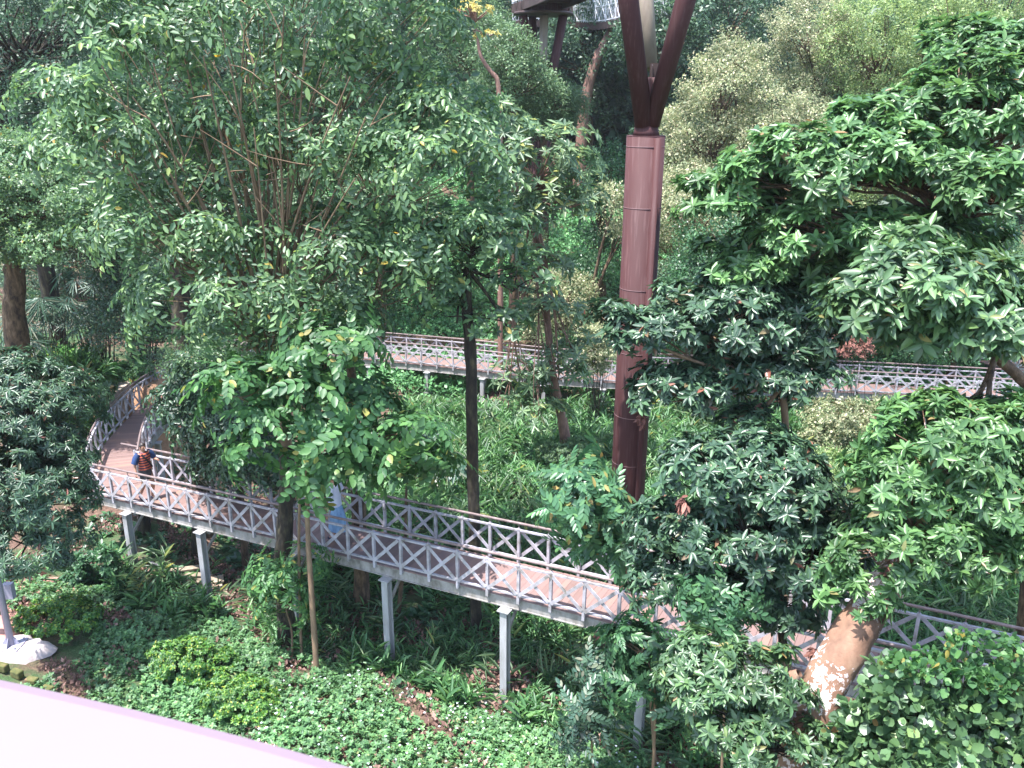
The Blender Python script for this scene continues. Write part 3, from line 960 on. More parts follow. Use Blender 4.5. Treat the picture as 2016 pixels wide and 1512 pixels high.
# lamp post
lp = atz(22, 1268, .95)
zg = float(gz(lp[0], lp[1]))
e = empty('lamp_post', (lp[0], lp[1], zg), 'grey-lilac round metal lamp post on a square plate at the left edge', 'lamp post')
MB().tube([(lp[0], lp[1], zg + .2), (lp[0], lp[1], zg + 4.2)], [.075, .06], 20).build('pole', M['pole'], e, True)
MB().box((lp[0], lp[1], zg + .185), .25, .25, .012).build('base_plate', M['pole'], e)
for a_ in (0, 90, 180, 270):
    t = math.radians(a_ + 45)
    MB().tube([(lp[0] + .26 * math.cos(t), lp[1] + .26 * math.sin(t), zg + .2), (lp[0] + .26 * math.cos(t), lp[1] + .26 * math.sin(t), zg + .24)], .02, 6).build('bolt', M['pole'], e)
    mm = MB(); d_ = np.array([math.cos(math.radians(a_)), math.sin(math.radians(a_)), 0])
    mm.add([np.array([lp[0], lp[1], zg + .2]) + d_ * .07 + np.cross(UP, d_) * s for s in (-.006, .006)] + [np.array([lp[0], lp[1], zg + .2]) + d_ * .2 + np.cross(UP, d_) * s for s in (-.006, .006)] + [np.array([lp[0], lp[1], zg + .4]) + d_ * .07 + np.cross(UP, d_) * s for s in (-.006, .006)],
           [(0, 2, 4), (1, 5, 3), (0, 1, 3, 2), (2, 3, 5, 4), (0, 4, 5, 1)])
    mm.build('gusset', M['pole'], e)
m = MB(); m.box((lp[0] - .02, lp[1] + .32, zg + 1.35), .1, .07, .18); m.build('junction_box', M['pole'], e)
r = np.random.RandomState(4)
n = 30
V = []
for k, (rr, zz) in enumerate(((.0, .17), (.38, .17), (.46, .1), (.58, -.1))):
    for i in range(n):
        a = 2 * math.pi * i / n
        q = rr * (1 + .16 * math.sin(3 * a + 1) + .1 * math.sin(5 * a)) + (r.randn() * .02 if rr else 0)
        V.append((lp[0] + .1 + q * math.cos(a) * 1.1, lp[1] + q * math.sin(a), zg + zz + r.randn() * .008))
Fc = [(k * n + i, k * n + (i + 1) % n, (k + 1) * n + (i + 1) % n, (k + 1) * n + i) for k in range(3) for i in range(n)]
tag(mesh_obj('concrete_footing', np.array(V), Fc, M['concrete'], None, True), 'rough pale concrete lump under the lamp post plate', 'concrete footing')
# mossy kerb bricks
for k in range(7):
    q = atz(-22 + k * 29, 1314 + k * 11.5, .75)
    m = MB(); a = -.35 + rnd.uniform(-.12, .12)
    Xd = np.array([math.cos(a), math.sin(a), rnd.uniform(-.05, .05)]); Yd = np.array([-math.sin(a), math.cos(a), 0])
    m.box((q[0], q[1], float(gz(q[0], q[1])) + .1), .13, .075, .09, Xd, Yd)
    o = m.build('kerb_stone', M['moss'])
    bv = o.modifiers.new('bevel', 'BEVEL'); bv.width = .03; bv.segments = 3
    tag(o, ['mossy kerb stone at the left edge of the picture, first of the row', 'mossy kerb stone second from the left edge', 'mossy kerb stone third from the left edge', 'mossy kerb stone in the middle of the row above the white parapet',
            'mossy kerb stone fifth from the left edge', 'mossy kerb stone half sunk in weeds, sixth from the left', 'mossy kerb stone last and rightmost of the row'][k], 'kerb stone', 'mossy kerb stones along the dirt path')

# stone retaining wall on the left
a0 = at(150, 760, 27.6); a1 = at(232, 705, 31.0)
def wall(label, p0, p1, z0, z1, th, rows, bl, mat, seed, name='retaining_wall'):
    p0, p1 = np.array(p0, float), np.array(p1, float); L = np.linalg.norm((p1 - p0)[:2]); d = norm(np.array([p1[0] - p0[0], p1[1] - p0[1], 0])); n = np.array([-d[1], d[0], 0])
    e = empty(name, (p0[0], p0[1], z0), label, 'wall')
    r = random.Random(seed); m = MB(); h = (z1 - z0) / rows
    for k in range(rows):
        s = -bl * (k % 2) * .5
        while s < L:
            w = bl * r.uniform(.8, 1.2); a, b = max(0, s), min(L, s + w)
            if b - a > .05:
                c = np.array([p0[0], p0[1], 0]) + d * (a + b) / 2 + n * r.uniform(-.015, .015)
                m.box((c[0], c[1], z0 + h * (k + .5)), (b - a) / 2 - .012, th / 2, h / 2 - .012, d, n, UP)
            s += w
    o = m.build('block_course', mat, e)
    bv = o.modifiers.new('bevel', 'BEVEL'); bv.width = .02; bv.segments = 2
    m = MB(); c = (p0 + p1) / 2; m.box((c[0], c[1], (z0 + z1) / 2 - .02), L / 2 - .02, th / 2 - .03, (z1 - z0) / 2 - .03, d, n, UP); m.build('mortar', M['stone'], e)
    return e


wall('weathered stone block retaining wall at the left behind the climbing boardwalk', (-14.0, 27.3, 0), (-13.9, 31.6, 0), -.3, 2.6, .4, 6, .55, M['stone'], 3)
wall('tan retaining wall in shade at the head of the climbing boardwalk', (-13.85, 32.2, 0), (-9.5, 38.2, 0), -.3, 2.4, .35, 4, .9, M['stone'], 9)
wall('low mossy stone wall half hidden behind the farther boardwalk', (-7, 40.2, 0), (1.5, 39.0, 0), -.2, 1.5, .35, 4, .5, M['bark_brown'], 5)

# pile of old planks, pipe
pp = atz(402, 1132, .25)
e = None
plk = [(368, 1118, .9, 3.9, .25, 'topmost and palest board of the heap, leaning'), (385, 1128, .85, 3.7, .16, 'grey board beside the palest one'), (398, 1138, .8, 3.75, .12, 'broken narrow board in the middle of the heap'), (412, 1135, .7, 3.5, .1, 'wide tan board near the boardwalk post'),
       (425, 1150, .6, 3.2, .06, 'short board behind the boardwalk post'), (440, 1160, .55, 3.0, .03, 'rightmost board lying flat on the soil'), (405, 1152, .8, 3.4, .02, 'lowest board half buried in leaves')]
for k, (px, py, ln, an, dz, lb_) in enumerate(plk):
    q = atz(px, py, .25 + dz)
    d = np.array([math.cos(an), math.sin(an), .0 + .25 * (k < 3)]); d = norm(d); s = norm(np.cross(UP, d)); u = np.cross(d, s)
    m = MB(); m.box((q[0], q[1], float(gz(q[0], q[1])) + .06 + dz), ln / 2, .11 if k != 3 else .17, .022, d, s, u)
    tag(m.build('plank', M['plank']), 'old wooden plank, ' + lb_, 'plank', 'heap of old planks under the nearest boardwalk')
q0, q1, q2 = atz(282, 1100, .35), atz(345, 1138, .2), atz(408, 1172, .2)
o = MB().tube([(q[0], q[1], float(gz(q[0], q[1])) + .12) for q in (q0, q1, q2)], .055, 12).build('drain_pipe', M['pipe'], None, True)
tag(o, 'dark grey drain pipe lying beside the heap of planks', 'pipe')
q = at(1020, 972, 20.2)
m = MB(); zz = float(gz(q[0], q[1])); m.box((q[0], q[1], zz + .28), .5, .22, .05)
for s in (-.38, .38): m.box((q[0] + s, q[1], zz + .11), .07, .18, .115)
o = m.build('stone_slab', M['concrete']); tag(o, 'small grey stone slab bench among the ginger plants behind the nearest boardwalk', 'stone slab')


# ------------------------------------------------------------------ the two walkers
def skin_mesh(name, verts, edges, radii, mat, parent, M4, levels=2):
    me = bpy.data.meshes.new(name); me.from_pydata([Vector(v) for v in verts], edges, [])
    o = bpy.data.objects.new(name, me); col.objects.link(o)
    md = o.modifiers.new('skin', 'SKIN'); md.use_smooth_shade = True
    sk = me.skin_vertices[0].data
    for i, r in enumerate(radii):
        sk[i].radius = r if hasattr(r, '__len__') else (r, r)
        sk[i].use_root = (i == 0)
    s = o.modifiers.new('sub', 'SUBSURF'); s.levels = levels; s.render_levels = levels
    dg = bpy.context.evaluated_depsgraph_get(); dg.update()
    nm = bpy.data.meshes.new_from_object(o.evaluated_get(dg))
    bpy.data.objects.remove(o)
    nm.transform(M4)
    nm.materials.clear(); nm.materials.append(mat)
    for p in nm.polygons: p.use_smooth = True
    ob = bpy.data.objects.new(name, nm); col.objects.link(ob)
    if parent is not None:
        ob.parent = parent
    return ob


def person(label, foot, heading, sc, pose):
    """local frame: +x forward, +y to the person's left"""
    e = empty('person', foot, label, 'person', 'walkers on the nearest boardwalk')
    M4 = Matrix.Rotation(heading, 4, 'Z') @ Matrix.Scale(sc, 4)
    R3 = np.array(M4.to_3x3())
    V, E_, R = [], [], []

    def add(p, r, par=None):
        V.append(p); R.append(r)
        if par is not None: E_.append((par, len(V) - 1))
        return len(V) - 1
    pel = add((0, 0, .92), (.12, .10)); sp = add((.0, 0, 1.08), (.10, .09), pel); ch = add((.01, 0, 1.27), (.125, .1), sp)
    nb = add((.0, 0, 1.385), (.06, .055), ch); nk = add((.015, 0, 1.44), .05, nb); hd = add((.03, 0, 1.50), (.072, .078), nk); ht = add((.025, 0, 1.565), (.072, .08), hd); add((.02, 0, 1.615), (.045, .05), ht)
    for s, leg, arm in ((1, pose['ll'], pose['la']), (-1, pose['rl'], pose['ra'])):
        k, a, t = leg
        hp = add((0, s * .09, .86), .088, pel); kn = add((k[0], s * .10, k[1]), .058, hp); cf = add(((k[0] * .6 + a[0] * .4), s * .1, (k[1] * .6 + a[1] * .4)), .053, kn)
        an = add((a[0], s * .10, a[1]), .034, cf); add((t[0], s * .12, t[1]), .03, an)
        el, wr, hn = arm
        sh = add((.0, s * .155, 1.345), .052, ch); e_ = add(el, .038, sh); w = add(wr, .026, e_)
        wrv, hnv = np.array(wr), np.array(hn); d = norm(hnv - wrv)
        side = norm(np.cross(d, (0, s * 1.0, .2)) if abs(d[1]) < .9 else np.array([1, 0, 0])); 
        palm = wrv + d * .06; pi_ = add(tuple(palm), (.03, .018), w)
        for f in range(4):
            b = palm + side * (f - 1.5) * .018 + d * .035; ln = (.062, .074, .07, .054)[f]
            m_ = b + d * ln * .5; t_ = m_ + (d * .8 + np.cross(side, d) * .45 * s) * ln * .5
            i1 = add(tuple(b), .0095, pi_); i2 = add(tuple(m_), .0085, i1); add(tuple(t_), .007, i2)
        th = wrv + d * .03 - side * .03; i1 = add(tuple(th), .0105, w); add(tuple(th + d * .035 - side * .018), .0085, i1)
    body = skin_mesh('body', V, E_, R, M['skin'], e, M4, 2)

    def L(p): return R3 @ np.array(p, float) + np.array(foot)

    def loft(name, rings, mat, n=18, par=e):
        VV = []; Fc = []
        for (c, rx, ry) in rings:
            for i in range(n):
                a = 2 * math.pi * i / n
                VV.append(L((c[0] + rx * math.cos(a), c[1] + ry * math.sin(a), c[2])))
        for j in range(len(rings) - 1):
            for i in range(n): Fc.append((j * n + i, j * n + (i + 1) % n, (j + 1) * n + (i + 1) % n, (j + 1) * n + i))
        return mesh_obj(name, np.array(VV), Fc, mat, par, True)

    def sleeve(name, pts, rad, mat): return MB().tube([L(p) for p in pts], [q * sc for q in rad], 12, False).build(name, mat, e, True)
    # head: hair, eyes, nose, mouth, ears
    VV = []; Fc = []; n = 14; m_ = 8
    for j in range(m_ + 1):
        t = j / m_ * math.pi * .62
        for i in range(n):
            a = 2 * math.pi * i / n
            rr = .094 * (1.08 if math.cos(a) < 0 else .93)
            low = (1.0 if math.cos(a) < .25 else .62)
            tt = t * low
            VV.append(L((.012 + rr * math.sin(tt) * math.cos(a), .086 * math.sin(tt) * math.sin(a), 1.548 + .098 * math.cos(tt))))
    for j in range(m_):
        for i in range(n): Fc.append((j * n + i, j * n + (i + 1) % n, (j + 1) * n + (i + 1) % n, (j + 1) * n + i))
    mesh_obj('hair', np.array(VV), Fc, M['hair'], e, True)
    if pose.get('bun'):
        MB().tube([L((-.10, 0, 1.56)), L((-.13, 0, 1.53)), L((-.12, 0, 1.48))], [.03 * sc, .04 * sc, .02 * sc], 8).build('hair_bun', M['hair'], e, True)
    for s in (1, -1):
        MB().tube([L((.103, s * .03, 1.532)), L((.109, s * .03, 1.532))], .009 * sc, 8).build('eye', M['hair'], e, True)
        MB().tube([L((.02, s * .076, 1.54)), L((.018, s * .086, 1.525)), L((.02, s * .077, 1.505))], [.008, .013, .006], 6).build('ear', M['skin'], e, True)
    MB().tube([L((.098, 0, 1.53)), L((.118, 0, 1.508)), L((.1, 0, 1.5))], [.006, .012, .006], 6).build('nose', M['skin'], e, True)
    MB().tube([L((.1, -.02, 1.478)), L((.106, 0, 1.477)), L((.1, .02, 1.478))], .004, 5).build('mouth', M['bag'], e, True)
    for s, leg in ((1, pose['ll']), (-1, pose['rl'])):
        a, t = leg[1], leg[2]
        MB().tube([L((a[0] - .05, s * .10, max(a[1] - .055, .035))), L((a[0] + .03, s * .105, max((a[1] + t[1]) / 2 - .03, .035))), L((t[0] + .03, s * .12, t[1] - .005))], [.034 * sc, .043 * sc, .03 * sc], 10).build('shoe', M['shoe'], e, True)
    return e, L, loft, sleeve, R3


ctr = lambda s, k=.5: (1 - k) * fitP(s) + k * (fitP(s) + offset(np.array([fitP(s), fitP(s + .3)]), 1.4)[0] - fitP(s))
hd = math.atan2(FD[1], FD[0])
# walker in the striped shirt
w1 = atz(295, 986, 2.12)
e, L, loft, sleeve, R3 = person('walker in a red and navy striped shirt near the corner of the nearest boardwalk', w1, hd - .15, 1.02, dict(
    ll=((.10, .50), (-.02, .12), (.12, .04)), rl=((-.02, .48), (-.24, .14), (-.13, .05)),
    la=((.04, .27, 1.12), (.20, .24, 1.16), (.27, .22, 1.17)), ra=((-.03, -.25, 1.10), (.03, -.28, .88), (.05, -.285, .80))))
loft('shirt', [((0, 0, .93), .125, .165), ((0, 0, 1.0), .12, .155), ((0, 0, 1.12), .115, .15), ((0, 0, 1.26), .13, .175), ((0, 0, 1.34), .115, .165), ((.005, 0, 1.385), .085, .11), ((.01, 0, 1.40), .07, .075)], M['stripe'])
sleeve('sleeve', [(0, .13, 1.37), (.01, .20, 1.30), (.03, .255, 1.17)], [.07, .078, .07], M['navy'])
sleeve('sleeve', [(0, -.13, 1.37), (-.01, -.20, 1.28), (-.03, -.25, 1.13)], [.07, .085, .085], M['navy'])
loft('shorts', [((0, 0, .66), .125, .17), ((0, 0, .8), .125, .17), ((0, 0, .95), .11, .15)], M['shorts'])
st = MB(); pts = [(.09, -.10, 1.375), (.132, -.05, 1.28), (.138, .03, 1.15), (.13, .10, 1.03), (.10, .15, .95)]
for a, b in zip(pts[:-1], pts[1:]): st.bar(L(a), L(b), .045, .012, R3 @ np.array([1, 0, 0]))
st.build('bag_strap', M['black'], e)
# walker in blue
w2 = atz(664, 1058, 2.5)
e, L, loft, sleeve, R3 = person('walker in a white top and wide light blue trousers holding a brown handbag', w2, hd + math.pi + .25, 1.0, dict(bun=True,
    ll=((.08, .50), (.03, .10), (.15, .035)), rl=((-.12, .50), (-.27, .16), (-.18, .06)),
    la=((.0, .26, 1.12), (.18, .20, 1.02), (.25, .17, 1.0)), ra=((-.05, -.26, 1.12), (.10, -.24, 1.0), (.17, -.2, .98))))
loft('top', [((0, 0, .86), .15, .19), ((0, 0, 1.0), .14, .17), ((0, 0, 1.2), .14, .175), ((0, 0, 1.33), .12, .17), ((0, 0, 1.39), .08, .09)], M['white_cloth'])
sleeve('sleeve', [(0, .13, 1.37), (.0, .21, 1.28), (.0, .25, 1.16)], [.07, .08, .085], M['white_cloth'])
sleeve('sleeve', [(0, -.13, 1.37), (-.02, -.21, 1.28), (-.04, -.25, 1.16)], [.07, .08, .085], M['white_cloth'])
loft('trousers', [((-.06, 0, .24), .25, .22), ((-.04, 0, .45), .22, .20), ((-.02, 0, .7), .17, .18), ((0, 0, .9), .13, .15), ((0, 0, .98), .12, .14)], M['denim'], 24)
q = L((.24, -.1, .93)); fx = R3 @ np.array([1., 0, 0]); fy = R3 @ np.array([0, 1., 0])
ho = empty('handbag', q, 'small brown leather handbag with black trim carried by the walker in blue', 'handbag')
o = MB().box(q, .13, .05, .085, fx, fy).build('bag_body', M['bag'], ho); bv = o.modifiers.new('bevel', 'BEVEL'); bv.width = .02; bv.segments = 3
MB().box(q + UP * .086, .132, .052, .012, fx, fy).build('bag_trim', M['black'], ho)
MB().tube([q + fx * -.09 + UP * .09, q + fx * -.05 + UP * .17, q + fx * .03 + UP * .18, q + fx * .09 + UP * .09], .008, 6).build('bag_handle', M['black'], ho, True)

# ------------------------------------------------------------------ trees
G = lambda x, y: float(gz(x, y))
def base(px, py, D):
    q = at(px, py, D); return np.array([q[0], q[1], G(q[0], q[1]) - .1])


# the big feathery tree on the left, many stems
b0 = base(562, 1232, 17.30)
tr = [b0, at(556, 1100, 17.50), at(566, 960, 17.70), at(560, 860, 18.00), at(545, 760, 18.30), at(532, 660, 18.50)]
lob = [lobe(500, 560, 18.10, 210, (1, .9, .55)), lobe(330, 480, 17.80, 190, (1, .9, .5)), lobe(700, 520, 17.90, 190, (1, .9, .55)), lobe(870, 480, 18.10, 130, (1, .9, .6)), lobe(230, 300, 18.30, 180, (1, .9, .6)), lobe(420, 300, 18.90, 180, (1, .9, .8)),
       lobe(640, 260, 18.70, 190, (1, .9, .8)), lobe(820, 330, 18.30, 180, (1, .9, .7)), lobe(250, 110, 18.60, 180, (1, .9, .7)), lobe(480, 60, 19.10, 210, (1, .9, .8)), lobe(720, 70, 18.70, 170, (1, .9, .8)), lobe(900, 210, 18.70, 80, (1, .9, .8)), lobe(480, 680, 17.80, 110, (1, .8, .5)), lobe(330, 620, 17.70, 90, (1, .8, .5)), lobe(650, 650, 17.50, 90, (1, .8, .6)), lobe(120, 190, 18.50, 90, (1, .8, .6)), lobe(600, -120, 19.30, 260, (1.4, .9, .5)), lobe(300, -60, 19.30, 180, (1, .9, .5))]
fst = [at(x, y, 16.3 + (k % 5) * .35) for k, (x, y) in enumerate([(200, 130), (260, 190), (180, 260), (300, 120), (350, 60), (400, 110), (430, 30), (470, 90), (490, -20), (520, 60), (540, 120), (560, 10), (600, 70), (640, 120), (620, 190), (690, 150), (720, 230), (760, 190), (790, 290), (850, 330), (250, 330),
       (300, 270), (210, 400), (280, 440), (380, 200), (450, 180), (560, 220), (650, 260), (870, 420), (780, 430), (340, 360), (500, 250), (530, 280), (585, 150), (160, 350), (700, 350)])]
tree('feathery_tree', 'largest tree, many brown stems fanning into a wide airy crown of drooping leaves', lob, tr, [.19, .17, .15, .15, .14, .13], M['pinnate'], M['bark_smooth'], SP_TWIG, LEAF_M, 21,
     nsub=360, nspr=8, rsub=.34, up=.35, inner=.25, keep=.8, limb_r=.045, twig=.009, frac=.8, low=-.6, limb_up=.06, stems=fst, stem_r=.04, jitter=.07)
tb = Bag(); trunk(tb, [b0 + (0, 0, 0), at(556, 1100, 17.45), at(566, 960, 17.60), at(562, 880, 17.80)], [.21, .19, .17, .13], np.random.RandomState(3), 12, .1)
tb.build('mossy_bark', M['bark_dark'], bpy.data.objects['feathery_tree'])

# young bright pinnate tree
b1 = base(622, 1308, 15.90)
lob = [lobe(650, 690, 16.30, 85, (1, .9, .7)), lobe(600, 780, 16.20, 110, (1.1, .9, .6)), lobe(470, 770, 16.10, 90, (1, .9, .6)), lobe(690, 830, 16.20, 100, (1, .9, .7)), lobe(560, 850, 16.00, 100, (1, .9, .6)), lobe(790, 860, 16.00, 65, (1, .9, .7)), lobe(720, 920, 15.90, 70, (1.2, .9, .4)), lobe(640, 915, 15.90, 60, (1, .9, .45)), lobe(810, 910, 16.10, 50, (1, .8, .5))]
tree('slender_tree', 'young tree with bright feather-shaped leaves and a thin pale trunk before the nearest boardwalk', lob, [b1, at(614, 1180, 16.00), at(606, 1060, 16.10), at(604, 940, 16.20), at(612, 860, 16.30)], [.065, .06, .053, .047, .04], M['bright'], M['bark_smooth'], SP_PIN, LEAF_E, 31, scale=1.0,
     nsub=56, nspr=2.6, rsub=.3, up=.3, inner=.35, limb_r=.025, twig=.007, frac=.9, keep=.85, low=-.7, jitter=.08)
tb = Bag(); trunk(tb, [base(592, 1290, 16.70), at(588, 1100, 16.60), at(590, 960, 16.60), at(600, 850, 16.50)], [.035, .032, .03, .018], np.random.RandomState(3), 8, .03)
tb.build('second_stem', M['bark_smooth'], bpy.data.objects['slender_tree'])

# slim dark trunk with rosette crown
b2 = base(938, 1262, 17.9)
tree('rosette_tree', 'slim tree with a straight dark mossy trunk crossing both boardwalks and long-leaved rosettes', [lobe(930, 470, 18.3, 110, (1, .8, .7)), lobe(1010, 560, 18.2, 80, (1, .8, .7)), lobe(850, 560, 18.2, 80, (1, .8, .6)), lobe(1000, 640, 18, 60, (1, .8, .5)), lobe(900, 630, 18, 70, (1, .8, .4))],
     [b2, at(936, 1100, 17.95), at(930, 900, 18), at(928, 700, 18.1), at(918, 600, 18.2), at(920, 530, 18.3)], [.15, .14, .135, .13, .12, .09], M['pinnate'], M['bark_dark'], SP_ROS1, LEAF_M, 41, nsub=60, nspr=6, rsub=.3, limb_r=.05, twig=.009, frac=.9, scale=.95)
tree('rosette_tree', 'pale green tree with star-shaped leaf rosettes on a leaning pink trunk before the farther boardwalk',
     [lobe(1060, 330, 26.6, 115, (1, .8, .7)), lobe(970, 260, 26.8, 80, (1, .8, .7)), lobe(1100, 400, 26.4, 75, (1, .8, .6)), lobe(1010, 430, 26.5, 75, (1, .8, .6)), lobe(1070, 520, 26.8, 50, (1, .8, .6)), lobe(1080, 620, 27.6, 60, (1, .8, .7)), lobe(1130, 690, 27.8, 50, (1, .8, .6)), lobe(1030, 750, 27.4, 50, (1, .8, .6)),
      lobe(1000, 800, 27.2, 40, (1, .8, .5)), lobe(1060, 815, 27.1, 50, (1, .8, .7)), lobe(1100, 740, 27.6, 50, (1, .8, .6))],
     [base(1122, 872, 28.4), at(1112, 860, 28.2), at(1102, 800, 28.1), at(1088, 740, 28), at(1080, 660, 28), at(1072, 560, 27.8), at(1062, 470, 27.5), at(1050, 400, 27.4)], [.2, .19, .16, .14, .12, .1, .09, .07], M['pale'], M['bark_red'], [sp_rosette(r_, .31, 8, .25, 1) for _ in range(5)], LEAF_N, 42,
     nsub=170, nspr=4.6, rsub=.36, limb_r=.045, twig=.011, frac=.9, low=-.6)

# right-hand umbrella trees (whorled leaves)
tree('umbrella_tree', 'large umbrella tree at the upper right, tiers of whorled leaves on a bent brown limb',
     [lobe(1930, 230, 16, 150, (1, .9, .7)), lobe(1780, 330, 15.5, 150, (1, .9, .5)), lobe(1600, 340, 15.6, 150, (1, .9, .5)), lobe(1960, 380, 14.5, 120, (1, .9, .5)), lobe(1460, 400, 16.2, 110, (1, .9, .6)), lobe(1600, 460, 15.6, 130, (1, .9, .4)), lobe(1760, 470, 15, 130, (1, .9, .4)), lobe(1480, 520, 16, 90, (1, .9, .6)), lobe(1900, 100, 17.5, 90, (1, .9, .6)), lobe(1980, 120, 17, 90, (1, .9, .7)), lobe(1700, 250, 16, 70, (1, .9, .6)), lobe(1850, 470, 15.4, 90, (1, .9, .5)), lobe(1650, 540, 15.8, 90, (1, .9, .5)), lobe(1560, 580, 16.2, 80, (1, .9, .5)), lobe(1750, 560, 15.8, 80, (1, .9, .5))],
     [base(2120, 900, 15.5), at(2080, 620, 15.2), at(2010, 545, 15.2), at(1930, 490, 15.4), at(1860, 440, 15.6)], [.2, .17, .13, .11, .09], M['glossy_fresh'], M['bark_brown'], SP_ROS, LEAF_U, 51,
     nsub=430, nspr=6.5, rsub=.34, up=.7, inner=.3, limb_r=.06, twig=.014, frac=.8, low=-.2, scale=.95, jitter=.17)
tree('umbrella_tree', 'near umbrella tree with broad pale whorled leaves at the right above the farther boardwalk',
     [lobe(1830, 560, 11.6, 120, (1.1, .9, .5)), lobe(1740, 620, 11.4, 100, (1, .9, .5)), lobe(1930, 640, 11.3, 110, (1, .9, .6)), lobe(1860, 660, 11.6, 90, (1, .9, .4)), lobe(1860, 840, 11.2, 60, (1, .9, .6)), lobe(1940, 830, 11, 60, (1, .9, .6)), lobe(1990, 560, 11.8, 60, (1, .9, .6))],
     [base(2130, 1500, 10), at(2120, 1000, 11.5), at(2070, 800, 11.8), at(1960, 700, 11.8)], [.15, .12, .1, .07], M['glossy'], M['bark_brown'], SP_ROS, LEAF_U, 52,
     nsub=130, nspr=6, rsub=.26, up=.6, inner=.3, limb_r=.045, twig=.01, frac=.9, low=-.25, jitter=.17)
tree('umbrella_tree', 'dark glossy umbrella tree covering the middle of the big steel column',
     [lobe(1420, 620, 15.6, 130, (1, .9, .55)), lobe(1310, 655, 15.5, 90, (1, .9, .45)), lobe(1540, 640, 15.4, 90, (1, .9, .7)), lobe(1450, 750, 15.3, 120, (1, .9, .55)), lobe(1330, 770, 15.3, 75, (1, .9, .6)), lobe(1560, 740, 15, 70, (1, .9, .7)), lobe(1210, 630, 15.6, 50, (1, .9, .5)), lobe(1610, 650, 15.2, 45, (1, .9, .7)), lobe(1480, 840, 15, 50, (1, .9, .5))],
     [base(1560, 1250, 15.2), at(1546, 1000, 15.2), at(1548, 850, 15.2), at(1540, 760, 15.2)], [.1, .085, .07, .06], M['glossy_dark'], M['bark_smooth'], SP_ROS, LEAF_U, 53,
     nsub=190, nspr=6.5, rsub=.3, up=.6, inner=.3, limb_r=.045, twig=.01, frac=.8, low=-.4, scale=.9, jitter=.17)
tree('umbrella_tree', 'dark umbrella tree hanging over the right end of the nearest boardwalk',
     [lobe(1400, 930, 11.2, 95, (1, .9, .6)), lobe(1520, 960, 11.2, 120, (1, .9, .6)), lobe(1350, 1040, 11, 85, (1, .9, .6)), lobe(1480, 1070, 10.9, 120, (1, .9, .6)), lobe(1590, 1100, 10.8, 90, (1, .9, .8)), lobe(1330, 1150, 10.9, 70, (1, .9, .6)), lobe(1450, 1180, 10.8, 80, (1, .9, .5)), lobe(1540, 1190, 10.8, 65, (1, .9, .6)), lobe(1660, 1040, 11.2, 60, (1, .9, .8)), lobe(1290, 1020, 11.4, 45, (1, .9, .7)), lobe(1265, 1085, 11.5, 35, (1, .9, .7)), lobe(1500, 880, 11.4, 60, (1, .9, .5))],
     [base(1600, 1660, 9.8), at(1590, 1480, 10), at(1545, 1300, 10.4), at(1530, 1150, 10.8)], [.1, .08, .07, .05], M['glossy_dark'], M['bark_dark'], SP_ROS, LEAF_U, 54,
     nsub=280, nspr=6.5, rsub=.2, up=.5, inner=.35, limb_r=.04, twig=.007, frac=.8, low=-.5, scale=.66, jitter=.17)
tree('umbrella_tree', 'fresh green umbrella tree at the right edge above the thick leaning trunk',
     [lobe(1860, 870, 10.2, 130, (1, .9, .6)), lobe(1780, 960, 10, 110, (1, .9, .6)), lobe(1940, 970, 9.9, 120, (1, .9, .7)), lobe(1830, 1060, 9.7, 130, (1, .9, .55)), lobe(1730, 1100, 9.6, 80, (1, .9, .6)), lobe(1940, 1090, 9.6, 90, (1, .9, .6)), lobe(1990, 860, 10.2, 80, (1, .9, .8)), lobe(1690, 1170, 9.5, 60, (1, .9, .6))],
     [base(1540, 1640, 8.6), at(1590, 1410, 8.9), at(1655, 1290, 9.2), at(1730, 1170, 9.5), at(1800, 1080, 9.8)], [.32, .27, .27, .24, .15], M['glossy_fresh'], M['bark_lichen'], SP_ROS, LEAF_U, 55,
     nsub=230, nspr=6.5, rsub=.2, up=.45, inner=.3, limb_r=.06, twig=.008, frac=.8, low=-.3, scale=.68, jitter=.17)
tb = Bag(); P_ = [at(1612, 1395, 8.95), at(1578, 1370, 8.85), at(1572, 1335, 8.8), at(1590, 1325, 8.75)]
trunk(tb, [q - (.1, 0, 0) for q in P_], [.14, .12, .09, .05], np.random.RandomState(8), 10, .05); tb.build('bark_knot', M['bark_lichen'], [o for o in bpy.data.objects if o.name.startswith('umbrella_tree')][-1])
tree('umbrella_tree', 'low dark umbrella tree below the leaning trunk at the bottom right',
     [lobe(1390, 1350, 8.8, 80, (1, .9, .5)), lobe(1480, 1330, 8.9, 80, (1, .9, .6)), lobe(1460, 1430, 8.6, 100, (1, .9, .5)), lobe(1560, 1470, 8.5, 80, (1, .9, .5)), lobe(1540, 1390, 8.7, 50, (1, .9, .6)), lobe(1380, 1290, 9, 55, (1, .9, .5))],
     [base(1500, 1700, 8), at(1505, 1560, 8.3), at(1500, 1480, 8.6)], [.09, .07, .05], M['glossy'], M['bark_dark'], SP_ROS, LEAF_U, 56,
     nsub=110, nspr=6, rsub=.17, up=.5, inner=.3, limb_r=.035, twig=.006, frac=.8, low=-.3, scale=.55, jitter=.17)

